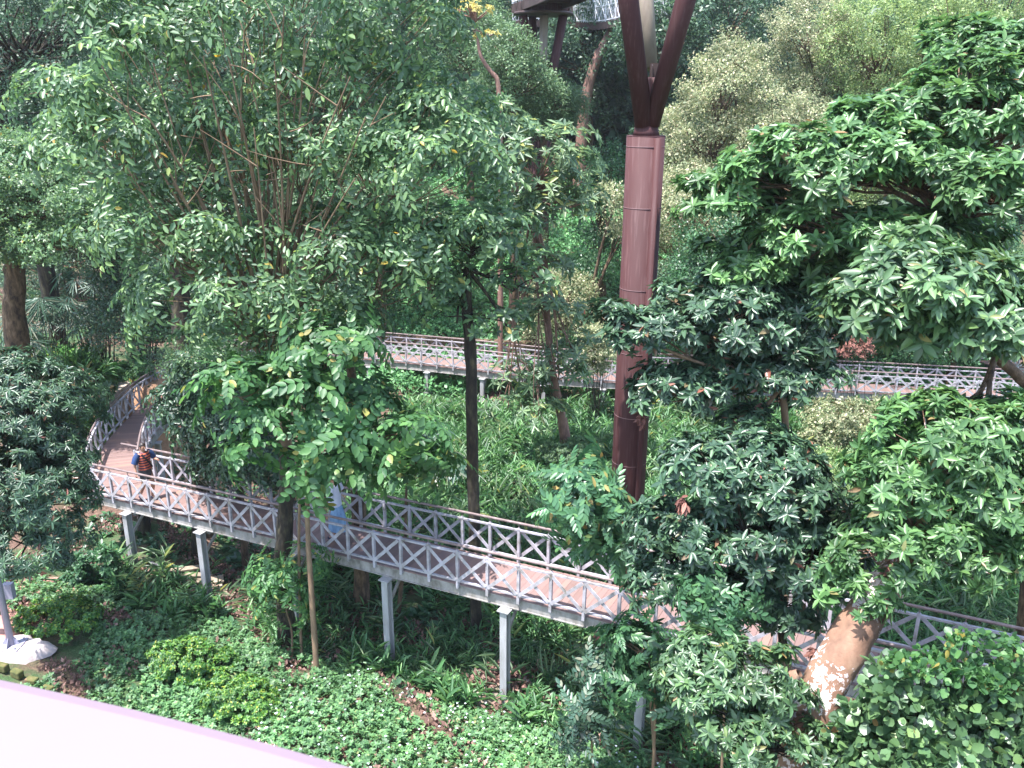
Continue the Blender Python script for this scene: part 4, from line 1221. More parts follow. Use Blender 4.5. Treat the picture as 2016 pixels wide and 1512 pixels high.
# withered leaf clusters hanging in the dark umbrella trees
for pref, pts in (('dark glossy umbrella tree covering', [(1500, 800, 14.9), (1265, 825, 15)]), ('dark umbrella tree hanging', [(1350, 985, 10.6), (1610, 1290, 10.1)]), ('near umbrella tree with broad', [(1885, 650, 11.0)]), ('fresh green umbrella', [(1745, 1170, 9.2), (1760, 1130, 9.2)])):
    o_ = [o for o in bpy.data.objects if o.get('label', '').startswith(pref)][0]
    rq = np.random.RandomState(77)
    for p_ in pts:
        n_ = 5; c_ = at(*p_); bgx = Bag()
        bgx.add(*place([sp_rosette(rq, .15, 6, -.9, 2)], c_ + rq.randn(n_, 3) * .05, np.tile(UP, (n_, 1)) + rq.randn(n_, 3) * .3, rq.uniform(.6, 1.1, n_), LEAF_U, rq, jitter=.3))
        bgx.build('withered_leaves', M['dead'], o_)

# saplings with big feather leaves
def sapling(label, stem, rad, lobes, leafm, seed, **k):
    return tree('sapling', label, lobes, stem, rad, leafm, M['bark_smooth'], k.pop('spr', SP_PIN_BIG), k.pop('leaf', LEAF_O), seed, cat='sapling', **dict(dict(nspr=2.2, rsub=.16, up=.2, inner=.3, limb_r=rad[-1] * .7, twig=.006, frac=1, low=-.8, jitter=.07), **k))


SP_FR = [sp_pinnate_shoot(r_, .85, .21, 9, 4, .15, .45) for _ in range(4)]
sapling('sapling with large feather leaves, some browning, before the right end of the nearest boardwalk', [base(1290, 1560, 13.2), at(1282, 1400, 13.1), at(1275, 1270, 13), at(1240, 1150, 12.9), at(1222, 1070, 12.9)], [.035, .03, .028, .025, .018],
        [lobe(1150, 955, 13, 55, (1.2, .8, .4)), lobe(1200, 1010, 12.9, 50, (1.2, .8, .5)), lobe(1130, 1010, 12.8, 35), lobe(1210, 1060, 13, 40)], M['sap'], 61, nsub=9, nspr=1.6, scale=.75, spr=SP_FR)
sapling('sapling with dark paired oval leaves below the nearest boardwalk, left of the low umbrella tree', [base(1285, 1540, 12.4), at(1290, 1420, 12.3), at(1288, 1340, 12.3)], [.03, .025, .02],
        [lobe(1290, 1300, 12.4, 70, (1.2, .8, .5)), lobe(1250, 1350, 12.3, 50), lobe(1330, 1370, 12.2, 60), lobe(1240, 1260, 12.6, 40)], M['deep'], 62, nsub=18, nspr=1.8, scale=.68, spr=SP_FR)
sapling('darkest sapling with drooping oval leaves standing left of the other one under the boardwalk', [base(1170, 1580, 12.8), at(1165, 1480, 12.7), at(1165, 1390, 12.6)], [.022, .02, .016],
        [lobe(1165, 1370, 12.6, 50, (1, .8, .6)), lobe(1160, 1440, 12.5, 55, (1, .8, .8)), lobe(1190, 1320, 12.7, 35)], M['fan'], 63, nsub=14, scale=.62)
sapling('sapling with hanging rows of oval leaves beside the dark umbrella tree over the boardwalk deck', [base(1440, 1500, 10.3), at(1430, 1300, 10.3), at(1425, 1200, 10.3)], [.022, .018, .014],
        [lobe(1380, 1170, 10.3, 40, (1, .8, .6)), lobe(1440, 1190, 10.2, 50, (1, .8, .7)), lobe(1400, 1220, 10.3, 35)], M['deep'], 64, nsub=11, scale=.6)
sapling('small bright sapling growing in front of the dark trunk below the nearest boardwalk', [base(575, 1310, 16.6), at(575, 1240, 16.7), at(560, 1190, 16.7)], [.025, .022, .016],
        [lobe(545, 1140, 16.7, 55, (1, .8, .6)), lobe(600, 1110, 16.8, 45, (1, .8, .6)), lobe(570, 1190, 16.6, 45, (1, .8, .5))], M['bright'], 65, nsub=14, scale=.72, spr=SP_PIN)
sapling('sapling with fresh leaves in front of the shaded retaining wall', [base(243, 800, 30.2), at(243, 760, 30.2), at(245, 735, 30.2)], [.05, .045, .03],
        [lobe(245, 735, 30.2, 28, (1.1, .8, .5)), lobe(265, 728, 30.2, 18)], M['bright'], 67, nsub=16, rsub=.2, scale=.8, spr=SP_PIN)
sapling('sapling with glossy leaves in front of the sunlit stone wall at the left', [base(195, 850, 26.5), at(193, 800, 26.5), at(192, 780, 26.5)], [.05, .045, .03],
        [lobe(195, 775, 26.5, 28, (1.2, .8, .5)), lobe(212, 770, 26.5, 16)], M['glossy'], 68, nsub=16, rsub=.2, scale=.8, spr=SP_ROS)

# left side: dark trees
tree('leafy_tree', 'dark dense tree filling the lower left edge beside the corner of the boardwalk', [lobe(60, 800, 17, 130, (1, .9, .6)), lobe(90, 880, 16.5, 70, (1, .9, .6)), lobe(30, 930, 16, 130, (1, .9, .7)), lobe(85, 980, 15.8, 85, (1, .9, .7)), lobe(50, 1060, 15.6, 110, (1, .9, .5)), lobe(-40, 850, 16.5, 120, (1, .9, .8)), lobe(30, 730, 18, 70, (1, .9, .5))],
     [base(-90, 1330, 16.6), at(-40, 1100, 16.5), at(20, 980, 16.4)], [.14, .12, .09], M['glossy_dark'], M['bark_dark'], [sp_rosette(r_, .13, 7, .2, 2) for _ in range(4)] , LEAF_N, 71, nsub=420, nspr=9, rsub=.24, up=.35, inner=.35, limb_r=.05, twig=.01, frac=.5, low=-.5, scale=1.05)
tree('leafy_tree', 'tree with a fluted brown trunk and a sunlit grey-green crown at the left edge', [lobe(60, 410, 25, 120, (1.2, .9, .55)), lobe(-20, 480, 25, 110, (1, .9, .5)), lobe(110, 480, 24.6, 80, (1, .9, .5)), lobe(40, 330, 26, 90, (1, .9, .6))],
     [base(12, 690, 26), at(26, 620, 26), at(30, 560, 26), at(28, 500, 26), at(40, 440, 26)], [.38, .33, .3, .28, .2], M['pinnate'], M['bark_brown'], SP_FINE, LEAF_4, 72, nsub=230, nspr=16, rsub=.45, limb_r=.1, twig=.02, frac=.6, scale=1.2, low=-.1)
tree('leafy_tree', 'shaded tree with a leaning brown bough behind the top left of the feathery tree', [lobe(60, 80, 30, 150, (1, .9, .9)), lobe(160, 240, 29, 110, (1, .9, .7)), lobe(-20, 240, 30, 120, (1, .9, .8)), lobe(200, 60, 32, 140, (1, .9, .8))],
     [base(100, 560, 31), at(70, 420, 30.5), at(40, 340, 30), at(10, 240, 30), at(0, 150, 30)], [.3, .27, .23, .2, .15], M['fardark'], M['bark_dark'], SP_FUZZ, LEAF_4, 73, nsub=200, nspr=10, rsub=.6, limb_r=.12, twig=.03, frac=.6, scale=.9)
tree('leafy_tree', 'shady small-leaved tree between the fan palms and the feathery tree', [lobe(300, 560, 27, 90, (1, .9, .6)), lobe(260, 640, 26.5, 80, (1, .9, .7)), lobe(330, 660, 26.5, 70, (1, .9, .7)), lobe(200, 480, 27.5, 90, (1, .9, .6)), lobe(400, 600, 27, 70, (1, .9, .7))],
     [base(262, 760, 33.0), at(262, 700, 32.6), at(262, 640, 32)], [.1, .09, .08], M['glossy_dark'], M['bark_dark'], SP_FUZZ, LEAF_4, 74, nsub=170, nspr=9, rsub=.45, limb_r=.06, twig=.015, frac=.5, scale=.75)
tree('leafy_tree', 'thick black-trunked tree behind the fork of the feathery tree', [lobe(370, 400, 23.5, 130, (1, .9, .6)), lobe(340, 300, 24, 100, (1, .9, .6))],
     [base(392, 930, 23), at(388, 840, 23.2), at(362, 700, 23.4), at(352, 560, 23.6), at(350, 450, 23.8)], [.36, .33, .27, .25, .2], M['glossy_dark'], M['bark_dark'], SP_FUZZ, LEAF_4, 75, nsub=60, nspr=8, rsub=.45, limb_r=.1, twig=.02, frac=.5, scale=.8)
tree('leafy_tree', 'low tree with dark drooping leaves beside the orange soil patch', [lobe(380, 790, 21.3, 60, (1, .9, .6)), lobe(450, 830, 21, 80, (1, .9, .7)), lobe(350, 800, 21.2, 30, (1, .9, .6)), lobe(500, 900, 20.5, 60, (1, .9, .7)), lobe(430, 910, 21, 40, (1, .9, .6)), lobe(400, 740, 21.6, 50, (1, .9, .6))],
     [base(470, 980, 21.2), at(468, 900, 21.2), at(455, 850, 21.2)], [.1, .09, .06], M['glossy_dark'], M['bark_brown'], SP_TWIG, LEAF_M, 76, nsub=130, nspr=7, rsub=.3, limb_r=.04, twig=.01, frac=.5, scale=.9)
# trunks seen under and behind the nearest boardwalk
for k, (lb_, pts, rad, mt, lbs) in enumerate([
    ('trunk of a mossy brown tree rising behind the boardwalk left of the walker in blue', [base(712, 1215, 19.1), at(712, 1150, 19.1), at(705, 960, 19.2), at(695, 780, 19.4), at(690, 700, 19.6)], [.24, .2, .17, .13, .1], 'bark_brown', [lobe(690, 640, 19.5, 80, (1, .9, .6)), lobe(740, 570, 19.8, 70, (1, .9, .6))]),
    ('thin crooked tree behind the second boardwalk support from the centre', [base(782, 1240, 18.5), at(790, 1150, 18.5), at(798, 1080, 18.6), at(800, 960, 18.7)], [.06, .055, .05, .03], 'bark_brown', [lobe(800, 900, 18.8, 40, (1, .9, .6))]),
    ('dark tree trunk standing beside the leftmost boardwalk supports', [base(392, 1105, 21.6), at(390, 1020, 21.6), at(386, 900, 21.7), at(378, 800, 21.8)], [.2, .19, .17, .13], 'bark_dark', [lobe(410, 720, 21.9, 60, (1, .9, .6))]),
    ('black tree trunk below the corner of the boardwalk', [base(285, 1060, 22.6), at(284, 1030, 22.6), at(283, 1012, 22.6)], [.2, .18, .15], 'bark_dark', []),
    ('leaning brown tree stub beside the dark slope behind the farther boardwalk', [base(1048, 625, 40), at(1040, 600, 39.5), at(1028, 560, 39.3), at(1018, 500, 39.2)], [.28, .24, .22, .16], 'bark_brown', [lobe(1000, 480, 39, 70, (1, .9, .6))])]):
    if lbs:
        tree('leafy_tree', lb_, lbs, pts, rad, M['glossy'], M[mt], SP_FUZZ, LEAF_4, 80 + k, nsub=40, nspr=6, rsub=.4, limb_r=rad[-1] * .6, twig=.01, frac=.7, scale=.6)
    else:
        e = empty('tree_stump', pts[0], lb_, 'tree'); tb = Bag(); trunk(tb, pts, rad, RS, 12, .08); tb.build('trunk', M[mt], e)

# ---- background woods, each tree on the slope
bgs = [
    ('olive-flowered pointed tree just right of the big steel column', 'olive', 40, [(1430, 190, 75), (1390, 290, 100), (1470, 300, 80), (1340, 350, 60), (1450, 110, 40)], 250),
    ('olive tree with a shaded lower crown beside the column shaft', 'olive', 37, [(1370, 420, 90), (1340, 500, 70), (1420, 480, 60), (1320, 560, 40)], 150),
    ('bushy olive tree between the pointed one and the umbrella tree', 'olive', 39, [(1540, 260, 80), (1600, 330, 80), (1520, 340, 70), (1480, 400, 60)], 140),
    ('golden-tipped tree at the top, right of the dark gap', 'olive', 46, [(1590, 70, 80), (1640, 150, 80), (1560, 150, 50), (1580, 230, 60)], 180),
    ('yellow-green tree at the top right with a round crown', 'olive_green', 44, [(1720, 90, 100), (1740, 200, 90), (1680, 260, 60), (1790, 280, 70)], 200),
    ('tall yellow-green tree in the top right corner', 'olive_green', 42, [(1890, 70, 110), (1980, 30, 100), (1860, 180, 90), (1990, 160, 80)], 190),
    ('yellow-green tree behind the umbrella tree at the right', 'olive_green', 38, [(1700, 330, 70), (1620, 400, 70), (1780, 360, 70)], 100),
    ('dark tree in the gap above the olive trees', 'fardark', 56, [(1440, 40, 90), (1500, 110, 80), (1400, 120, 60), (1380, 10, 60)], 140),
    ('dark narrow tree right behind the legs of the big steel column', 'fardark', 52, [(1320, 60, 70), (1340, 170, 60), (1250, 100, 50), (1330, 250, 50)], 120),
    ('dark evergreen behind the leaning bare trunk', 'fardark', 60, [(1150, 120, 70), (1130, 200, 60), (1180, 210, 60), (1140, 60, 50), (1210, 80, 60)], 150),
    ('mid-green tree in front of the distant platform legs', 'farmid', 41, [(1000, 120, 50), (1040, 170, 45), (990, 190, 60), (1010, 75, 22)], 110),
    ('grey-green bush tree hiding the foot of the distant column', 'farmid', 42.5, [(1100, 205, 38), (1070, 240, 45), (1040, 215, 35)], 90),
    ('fine-leaved tree left of the distant platform', 'farmid', 48, [(940, 60, 70), (900, 120, 60), (960, 130, 50), (880, 40, 60)], 120),
    ('dark tree at the top behind the feathery tree', 'fardark', 52, [(780, 60, 120), (850, 150, 80), (700, 130, 100)], 150),
    ('shadowy tree at the top between the two left crowns', 'fardark', 46, [(560, 60, 120), (620, 180, 120), (480, 150, 110)], 150),
    ('dark tree behind the left part of the feathery crown', 'fardark', 42, [(380, 100, 120), (330, 230, 110), (450, 260, 100)], 150),
    ('mid-green tree behind the right part of the feathery crown', 'farmid', 40, [(720, 330, 100), (820, 280, 90), (640, 380, 90), (780, 420, 80)], 150),
    ('dark tree behind the trunk fork, beyond the farther boardwalk', 'deep', 42, [(620, 520, 90), (540, 480, 90), (700, 480, 80), (480, 400, 100)], 160),
    ('small green tree on the slope above the low stone wall', 'ivy', 43, [(780, 520, 60), (850, 500, 60), (900, 460, 60), (840, 440, 60)], 110),
    ('rounded dark bush creeping down the slope beside the column', 'deep', 41, [(1200, 330, 35), (1180, 400, 40), (1190, 470, 40), (1170, 540, 35)], 90),
    ('olive bush at the foot of the creeper slope', 'olive', 38.5, [(1110, 590, 50), (1090, 640, 45), (1130, 640, 40), (1210, 400, 30), (1220, 460, 25)], 90),
    ('deep green tree behind the umbrella tree, left of its crown', 'deep', 33, [(1390, 560, 70), (1460, 600, 60), (1350, 620, 50), (1420, 480, 60)], 110),
    ('deep green tree beyond the farther boardwalk at the right', 'deep', 38, [(1600, 560, 80), (1680, 600, 70), (1540, 600, 60), (1650, 500, 70), (1760, 580, 70)], 150),
    ('dark tree beyond the farther boardwalk at the right edge', 'deep', 40, [(1850, 580, 90), (1950, 560, 90), (1900, 480, 90), (2000, 640, 60)], 150),
    ('low dark thicket tree right behind the far boardwalk, left of the red-leaved bush', 'fardark', 36.2, [(1560, 670, 60), (1640, 660, 60), (1500, 660, 50), (1600, 620, 60)], 100),
    ('low dark thicket tree right behind the far boardwalk at the right edge', 'deep', 36.2, [(1760, 670, 60), (1850, 680, 60), (1940, 670, 60), (2010, 660, 50), (1800, 620, 60), (1900, 620, 60)], 150),
    ('shadowy understorey tree between the column and the umbrella trees', 'fardark', 33, [(1370, 640, 50), (1430, 540, 60), (1350, 560, 45), (1500, 580, 60), (1340, 660, 40)], 110),
    ('tall dark tree at the very top right of centre', 'fardark', 66, [(1460, -10, 80), (1560, 10, 70), (1400, 20, 60)], 110),
    ('broad dark tree far behind the distant platform', 'fardark', 68, [(1060, 0, 90), (960, 10, 80), (1150, 10, 60), (1250, 10, 60)], 140),
    ('distant green tree above the feathery tree', 'farmid', 60, [(860, 0, 80), (760, 0, 80), (660, 10, 80)], 120),
    ('distant dark tree in the top left corner', 'fardark', 48, [(60, 30, 110), (200, 20, 110), (120, 130, 110), (0, 140, 90)], 150),
    ('distant dark tree left of the palms', 'fardark', 40, [(60, 320, 100), (160, 350, 90), (-10, 420, 90), (230, 420, 80)], 140),
    ('dark tree above the fan palms', 'fardark', 38, [(150, 500, 80), (240, 540, 70), (80, 560, 70), (330, 560, 60)], 130),
]
for k, (lb_, mt, D, cl, ns) in enumerate(bgs):
    lbs = [lobe(x, y, D + (i % 3 - 1) * .8, rp, (1, .9, .85)) for i, (x, y, rp) in enumerate(cl)]
    bx0 = np.mean([c[0] for c in cl]); low_ = max(cl, key=lambda c: c[1])
    q = at(bx0, low_[1], D + .5)
    g0 = np.array([q[0], q[1], min(G(q[0], q[1]), q[2] - .6) - .2])
    fine = D < 50
    tree('forest_tree', lb_, lbs, [g0, (g0 + q) / 2 + (.15, 0, 0), q - (0, 0, .2)], [.24, .2, .16], M[mt], M['bark_brown'], SP_FUZZ if fine else SP_FUZZF, LEAF_4, 100 + k, nsub=ns, nspr=9 if fine else 6, rsub=.55 if fine else .7,
         up=.5, inner=.25, limb_r=.1, twig=.02, frac=.35, group='trees on the wooded slope', scale=.95 if fine else .9, low=-.3)
# the leaning bare trunk far behind
e = empty('leaning_tree', base(1145, 236, 57), 'leaning tree with a pale bare trunk far behind between the two steel columns', 'tree')
tb = Bag(); trunk(tb, [base(1142, 240, 57), at(1150, 200, 57), at(1172, 120, 57), at(1205, 60, 57), at(1222, 10, 57), at(1240, -60, 57)], [.42, .34, .3, .27, .24, .2], RS, 12, .06); tb.build('trunk', M['bark_red'], e)
q = at(1240, -60, 57)
rr_ = np.random.RandomState(9); lbs = [(q + (0, 0, 1), np.array([3, 2, 1.5]))]
sub, lb, pos, ax = crown_points(lbs, rr_, 60, 8, .7); cb = Bag(); cb.add(*place(SP_FUZZF, pos, ax, np.ones(len(pos)), LEAF_4, rr_)); cb.build('crown', M['fardark'], e)
# small tree with yellow flowers near the top
tree('flowering_tree', 'thin bare-limbed tree with golden flower sprays at the top centre', [lobe(930, 20, 36, 26, (1.3, .8, .5)), lobe(960, 70, 36, 16, (1, .8, .5))], [base(985, 300, 36), at(985, 160, 36), at(965, 140, 36), at(945, 110, 36), at(938, 60, 36)], [.12, .1, .08, .07, .05], M['gold'], M['bark_red'], SP_ROS1, LEAF_N, 150,
     nsub=26, nspr=3, rsub=.18, limb_r=.03, twig=.02, frac=1, scale=.7, cat='tree')

# ---- fan palms on the left terrace
for k, (px, py, D, n, lb_) in enumerate([(80, 620, 28.2, 17, 'leftmost and largest fan palm clump behind the fluted trunk'), (170, 575, 30, 16, 'fan palm clump in the middle, highest of the palms'), (40, 640, 29.5, 13, 'fan palm clump nearest to the retaining wall'), (265, 590, 33, 14, 'fan palm clump in deepest shade at the back of the palms')]):
    r = np.random.RandomState(200 + k)
    c = at(px, py, D); g = np.array([c[0], c[1], G(c[0], c[1])])
    e = empty('fan_palm', g, lb_, 'palm', 'fan palms behind the retaining wall')
    st = Bag(); fb = Bag()
    pos = []; ax = []; fw = []
    for i in range(n * 2):
        a = r.rand() * 6.28; h = r.uniform(.5, 1.0) * (c[2] - g[2] + .7); d = np.array([math.cos(a), math.sin(a), 0])
        s0 = g + d * r.uniform(.05, .5); t0 = s0 + d * r.uniform(.2, .8) + UP * h
        st.add(*tube_arrays(curve(s0, t0, r, wob=.05, n=5, up=.1), [.03, .02, .014, .012, .01], 5))
        pos.append(t0); ax.append(norm(UP * 1 + d * r.uniform(.3, 1.2))); fw.append(d + (0, 0, -.3))
    st.build('stem', M['bark_dark'], e)
    fb.add(*place([sp_fan(r, .62) for _ in range(3)], np.array(pos), np.array(ax), r.uniform(.8, 1.2, len(pos)), LEAF_FAN, r, fwd=np.array(fw), jitter=.05))
    fb.build('frond', M['fan'], e)


# ---- shrubs
def shrub(name, label, px, py, D, rpx, leafm, sprigs, leaf, seed, n=60, nspr=10, rs=.14, sq=(1, 1, .7), cat='shrub', scale=1., group=None, z=None):
    r = np.random.RandomState(seed)
    if not hasattr(rpx, '__len__'): cl = [(px, py, rpx)]
    else: cl = rpx
    lbs = []
    for (x, y, rp) in cl:
        c, R = lobe(x, y, D, rp, sq); lbs.append((c, R))
    c0 = lbs[0][0]; g = np.array([c0[0], c0[1], G(c0[0], c0[1]) - .03])
    e = empty(name, g, label, cat, group)
    sub, lb, pos, ax = crown_points(lbs, r, n, nspr, rs, .5, .3, 1, -.5)
    tb = Bag()
    for s in sub[::2]: tb.add(*tube_arrays(curve(g + r.randn(3) * (.05, .05, 0), s, r, wob=.1, n=5), [.009, .008, .007, .006, .004], 4))
    tb.build('stem', M['bark_dark'], e)
    cb = Bag(); cb.add(*place(sprigs, pos, ax, scale * r.uniform(.8, 1.15, len(pos)), leaf, r)); cb.build('foliage', leafm, e)
    return e


SP_SM = [sp_rosette(r_, .07, 6, .5, 2) for _ in range(5)]
shrub('shrub', 'round bright-topped shrub beside the concrete footing of the lamp post', 0, 0, 17.3, [(110, 1215, 62), (155, 1220, 45), (80, 1225, 38), (140, 1265, 35)], M['shrub'], SP_SM, LEAF_M, 301, 120, 12, .14)
shrub('shrub', 'yellow-green shrub in the middle of the lower left bank', 0, 0, 15.9, [(370, 1300, 50), (420, 1325, 50), (330, 1290, 30), (390, 1350, 40)], M['shrub'], SP_SM, LEAF_M, 302, 130, 13, .14)
shrub('shrub', 'dense shrub with a dark underside nearest to the white parapet', 0, 0, 14.7, [(480, 1380, 55), (520, 1400, 50), (440, 1365, 40), (500, 1440, 40)], M['shrub'], SP_SM, LEAF_M, 303, 140, 13, .14)
shrub('shrub', 'yellowish shrub at the foot of the retaining wall at the left', 0, 0, 27.5, [(140, 815, 45), (175, 840, 35), (110, 850, 40), (190, 860, 25)], M['shrub'], SP_FINE, LEAF_4, 304, 110, 12, .3, scale=1.2)
shrub('shrub', 'spreading grey-green bush behind the leaning pink trunk', 0, 0, 27.4, [(1100, 890, 42), (1150, 880, 32), (1060, 905, 28), (1135, 905, 30)], M['pinnate'], SP_SM, LEAF_N, 305, 120, 10, .2, (1, 1, .45))
shrub('shrub', 'pale small-leaved bush in front of the railing of the farther boardwalk', 0, 0, 31.5, [(1180, 690, 35), (1170, 660, 28), (1165, 720, 22)], M['olive'], SP_FINE, LEAF_4, 307, 80, 8, .25, scale=1.)
shrub('shrub', 'sunlit sparse bush with cream leaves under the right part of the farther boardwalk', 0, 0, 29.5, [(1650, 830, 50), (1700, 870, 50), (1620, 880, 45), (1740, 820, 35)], M['olive'], SP_FINE, LEAF_4W, 308, 130, 8, .35, scale=1.2)
shrub('shrub', 'speckled bush in the gap between the two umbrella trees at the right', 0, 0, 25, [(1680, 950, 60), (1650, 1000, 50), (1720, 1010, 50), (1640, 920, 30)], M['olive_green'], SP_FINE, LEAF_4W, 309, 130, 8, .3, scale=1.1)
shrub('shrub', 'red-leaved bush under the right part of the farther boardwalk', 0, 0, 31, [(1690, 840, 18), (1730, 825, 15), (1680, 680, 30)], M['dead'], SP_FINE, LEAF_4, 310, 40, 7, .3)
shrub('shrub', 'spreading dark shrub below the lower left railing posts', 0, 0, 19.5, [(190, 1110, 30), (230, 1150, 30), (160, 1140, 25)], M['deep'], SP_SM, LEAF_W, 311, 40, 8, .2, scale=1.6)
# round-leaved climber at the bottom right
SP_RL = [sp_fuzz(r_, .16, .13, 7) for _ in range(5)]
shrub('climbing_shrub', 'round-leaved climbing shrub smothering the railing in the bottom right corner', 0, 0, 8.3, [(1850, 1430, 90), (1780, 1375, 50), (1960, 1450, 90), (1740, 1450, 65), (1840, 1510, 110), (1700, 1510, 60), (1980, 1370, 45), (1990, 1510, 80)], M['glossy'], SP_RL, LEAF_R, 320, 240, 5, .18, (1, .8, .8), 'climber', scale=.85)
shrub('climbing_shrub', 'lime-green young shoots of the climber poking up through the railing at the bottom right', 0, 0, 8.2, [(1890, 1330, 24), (1960, 1340, 24), (1830, 1320, 24), (1780, 1320, 16), (1905, 1275, 14), (1990, 1290, 16)], M['bright'], SP_RL, LEAF_R, 321, 34, 4, .12, (1, .8, .7), 'climber', scale=.6)
shrub('grass_clump', 'clump of arching bright green grass on top of the stone retaining wall', 0, 0, 28.8, [(130, 725, 40), (165, 735, 30), (100, 720, 28)], M['bright'], [sp_blades(r_, .25, .5, 9) for _ in range(4)], LEAF_BL, 330, 40, 5, .25, (1, 1, .4), 'grass clump', scale=1.)

# papaya-like plants
for k, (px, py, D, lb_) in enumerate([(835, 860, 27, 'plant with large jagged dark leaves in the shade under the farther boardwalk'), (760, 840, 28, 'jagged-leaved plant left of its larger neighbour in the shade'), (880, 920, 25.5, 'broad jagged-leaved plant left of the slim dark trunk')]):
    r = np.random.RandomState(400 + k); c = at(px, py, D); g = np.array([c[0], c[1], G(c[0], c[1])])
    e = empty('papaya_plant', g, lb_, 'plant', 'jagged-leaved plants in the valley')
    tb = Bag(); tb.add(*tube_arrays(curve(g, c, r, n=5), [.05, .045, .04, .035, .03], 7)); tb.build('stem', M['bark_smooth'], e)
    pos, ax, fw = [], [], []; sb = Bag()
    for i in range(12):
        a = i * 2.4; d = np.array([math.cos(a), math.sin(a), 0]); t0 = c + d * r.uniform(.4, .75) + UP * r.uniform(-.05, .3)
        sb.add(*tube_arrays(curve(c, t0, r, n=4, up=.1), [.012, .01, .009, .008], 4)); pos.append(t0); ax.append(UP + d * .4); fw.append(d)
    sb.build('leaf_stalk', M['bright'], e)
    fb = Bag(); fb.add(*place([sp_fan(r, .42, 9) for _ in range(3)], np.array(pos), np.array(ax), np.ones(len(pos)), leaf_template(6, .13, .15), r, fwd=np.array(fw))); fb.build('leaf', M['fan'], e)


# ------------------------------------------------------------------ ground vegetation
def scatter(n, x0, x1, y0, y1, r, test):
    x = r.uniform(x0, x1, n); y = r.uniform(y0, y1, n)
    m = test(x, y); x, y = x[m], y[m]
    return np.column_stack([x, y, gz(x, y)])


def wig(x, y): return np.sin(x * 1.1 + 2 * np.sin(y * .6)) * np.cos(y * .9 + 1.5 * np.sin(x * .5)) + .5 * np.sin(x * 2.7 + y * 1.9)


def near_bank(x, y): return y < 14.7 - .42 * x + .35 * wig(x, y)


def off_deck(x, y):       # nothing tall grows right under the nearest boardwalk
    d = np.stack([FD[0], FD[1]]); d = d / np.linalg.norm(d); n = np.array([-d[1], d[0]])
    w = (x - FP0[0]) * n[0] + (y - FP0[1]) * n[1]
    return (w < -.5) | (w > 1.9)


r = np.random.RandomState(500)
bare = lambda x, y: np.sqrt((x - lp[0]) ** 2 + ((y - lp[1]) * .9) ** 2) < 1.5
P = scatter(46000, -14, 9, 11, 21, r, lambda x, y: near_bank(x, y) & (wig(x * 1.3, y * 1.4 + 2) > -1.15 + .3 * sstep(-2, -7, x)) & ~bare(x, y))
cv = Bag(); ax = np.tile(UP, (len(P), 1)) + r.randn(len(P), 3) * .35
P[:, 2] += r.uniform(.02, .2, len(P)) * (1 + .8 * wig(P[:, 0] * .8, P[:, 1] * .8).clip(0, 1))
cv.add(*place([sp_rosette(r_, .07, 5, .25, 2) for _ in range(5)], P, ax, r.uniform(.55, 1.4, len(P)), LEAF_W, r))
tag(cv.build('ground_cover', M['cover']), 'low bright green leafy weeds carpeting the sunny near bank', 'ground cover', None, 'stuff')
P2 = scatter(260, -5, 3, 12.5, 16, r, lambda x, y: near_bank(x, y)); P2[:, 2] += .3
fl = Bag(); fl.add(*place([sp_rosette(r_, .028, 6, .3, 1)], P2, np.tile(UP, (len(P2), 1)), np.ones(len(P2)), LEAF_W, r))
tag(fl.build('wildflowers', M['petal']), 'tiny white wildflowers dotted over the near weeds', 'flowers', None, 'stuff')

gin = [sp_blades(r_, .65, .34, 10) for _ in range(7)]
P = scatter(17000, -14, 17, 11.5, 33.5, r, lambda x, y: ~near_bank(x, y) & (wig(x, y) > -.95) & ~((x < -5.0) & (y > 20.5) & (y < 34)) & ~((x < -6.3) & (y > 17) & (wig(x * 2, y) < .3)) & ~bare(x, y))
gb = Bag(); ax = np.tile(UP, (len(P), 1)) + r.randn(len(P), 3) * .18
sc = r.uniform(.6, 1.25, len(P)) * np.where(P[:, 1] > 19, 1.05, .85) * np.where(off_deck(P[:, 0], P[:, 1]), 1, .8)
gb.add(*place(gin, P, ax, sc, LEAF_BL, r, jitter=.15))
tag(gb.build('ginger_undergrowth', M['blade']), 'tall long-leaved ginger undergrowth filling the valley between the boardwalks', 'undergrowth', None, 'stuff')
P = scatter(5000, -13, 12, 12, 31, r, lambda x, y: ~near_bank(x, y) & ~bare(x, y))
P[:, 2] += .08
wb = Bag(); wb.add(*place([sp_rosette(r_, .16, 5, .35, 2) for _ in range(4)], P, np.tile(UP, (len(P), 1)) + r.randn(len(P), 3) * .3, r.uniform(.6, 1.5, len(P)), LEAF_W, r))
tag(wb.build('weeds', M['deep']), 'broad-leaved dark weeds between the ginger plants', 'weeds', None, 'stuff')
P = scatter(2600, -13, 17, 13, 33, r, lambda x, y: ~near_bank(x, y) & (wig(x * .8 + 3, y * .9) > .1) & ~bare(x, y) & ~((x < -5.0) & (y > 20.5) & (y < 34)))
tg = Bag(); tg.add(*place([sp_blades(r_, .95, .5, 12, .4) for _ in range(5)], P, np.tile(UP, (len(P), 1)) + r.randn(len(P), 3) * .2, r.uniform(.6, 1.1, len(P)), leaf_template(6, .05, .45, .05), r))
tag(tg.build('tall_grass', M['pale']), 'pale arching grass tufts standing above the ginger plants', 'tall grass', None, 'stuff')
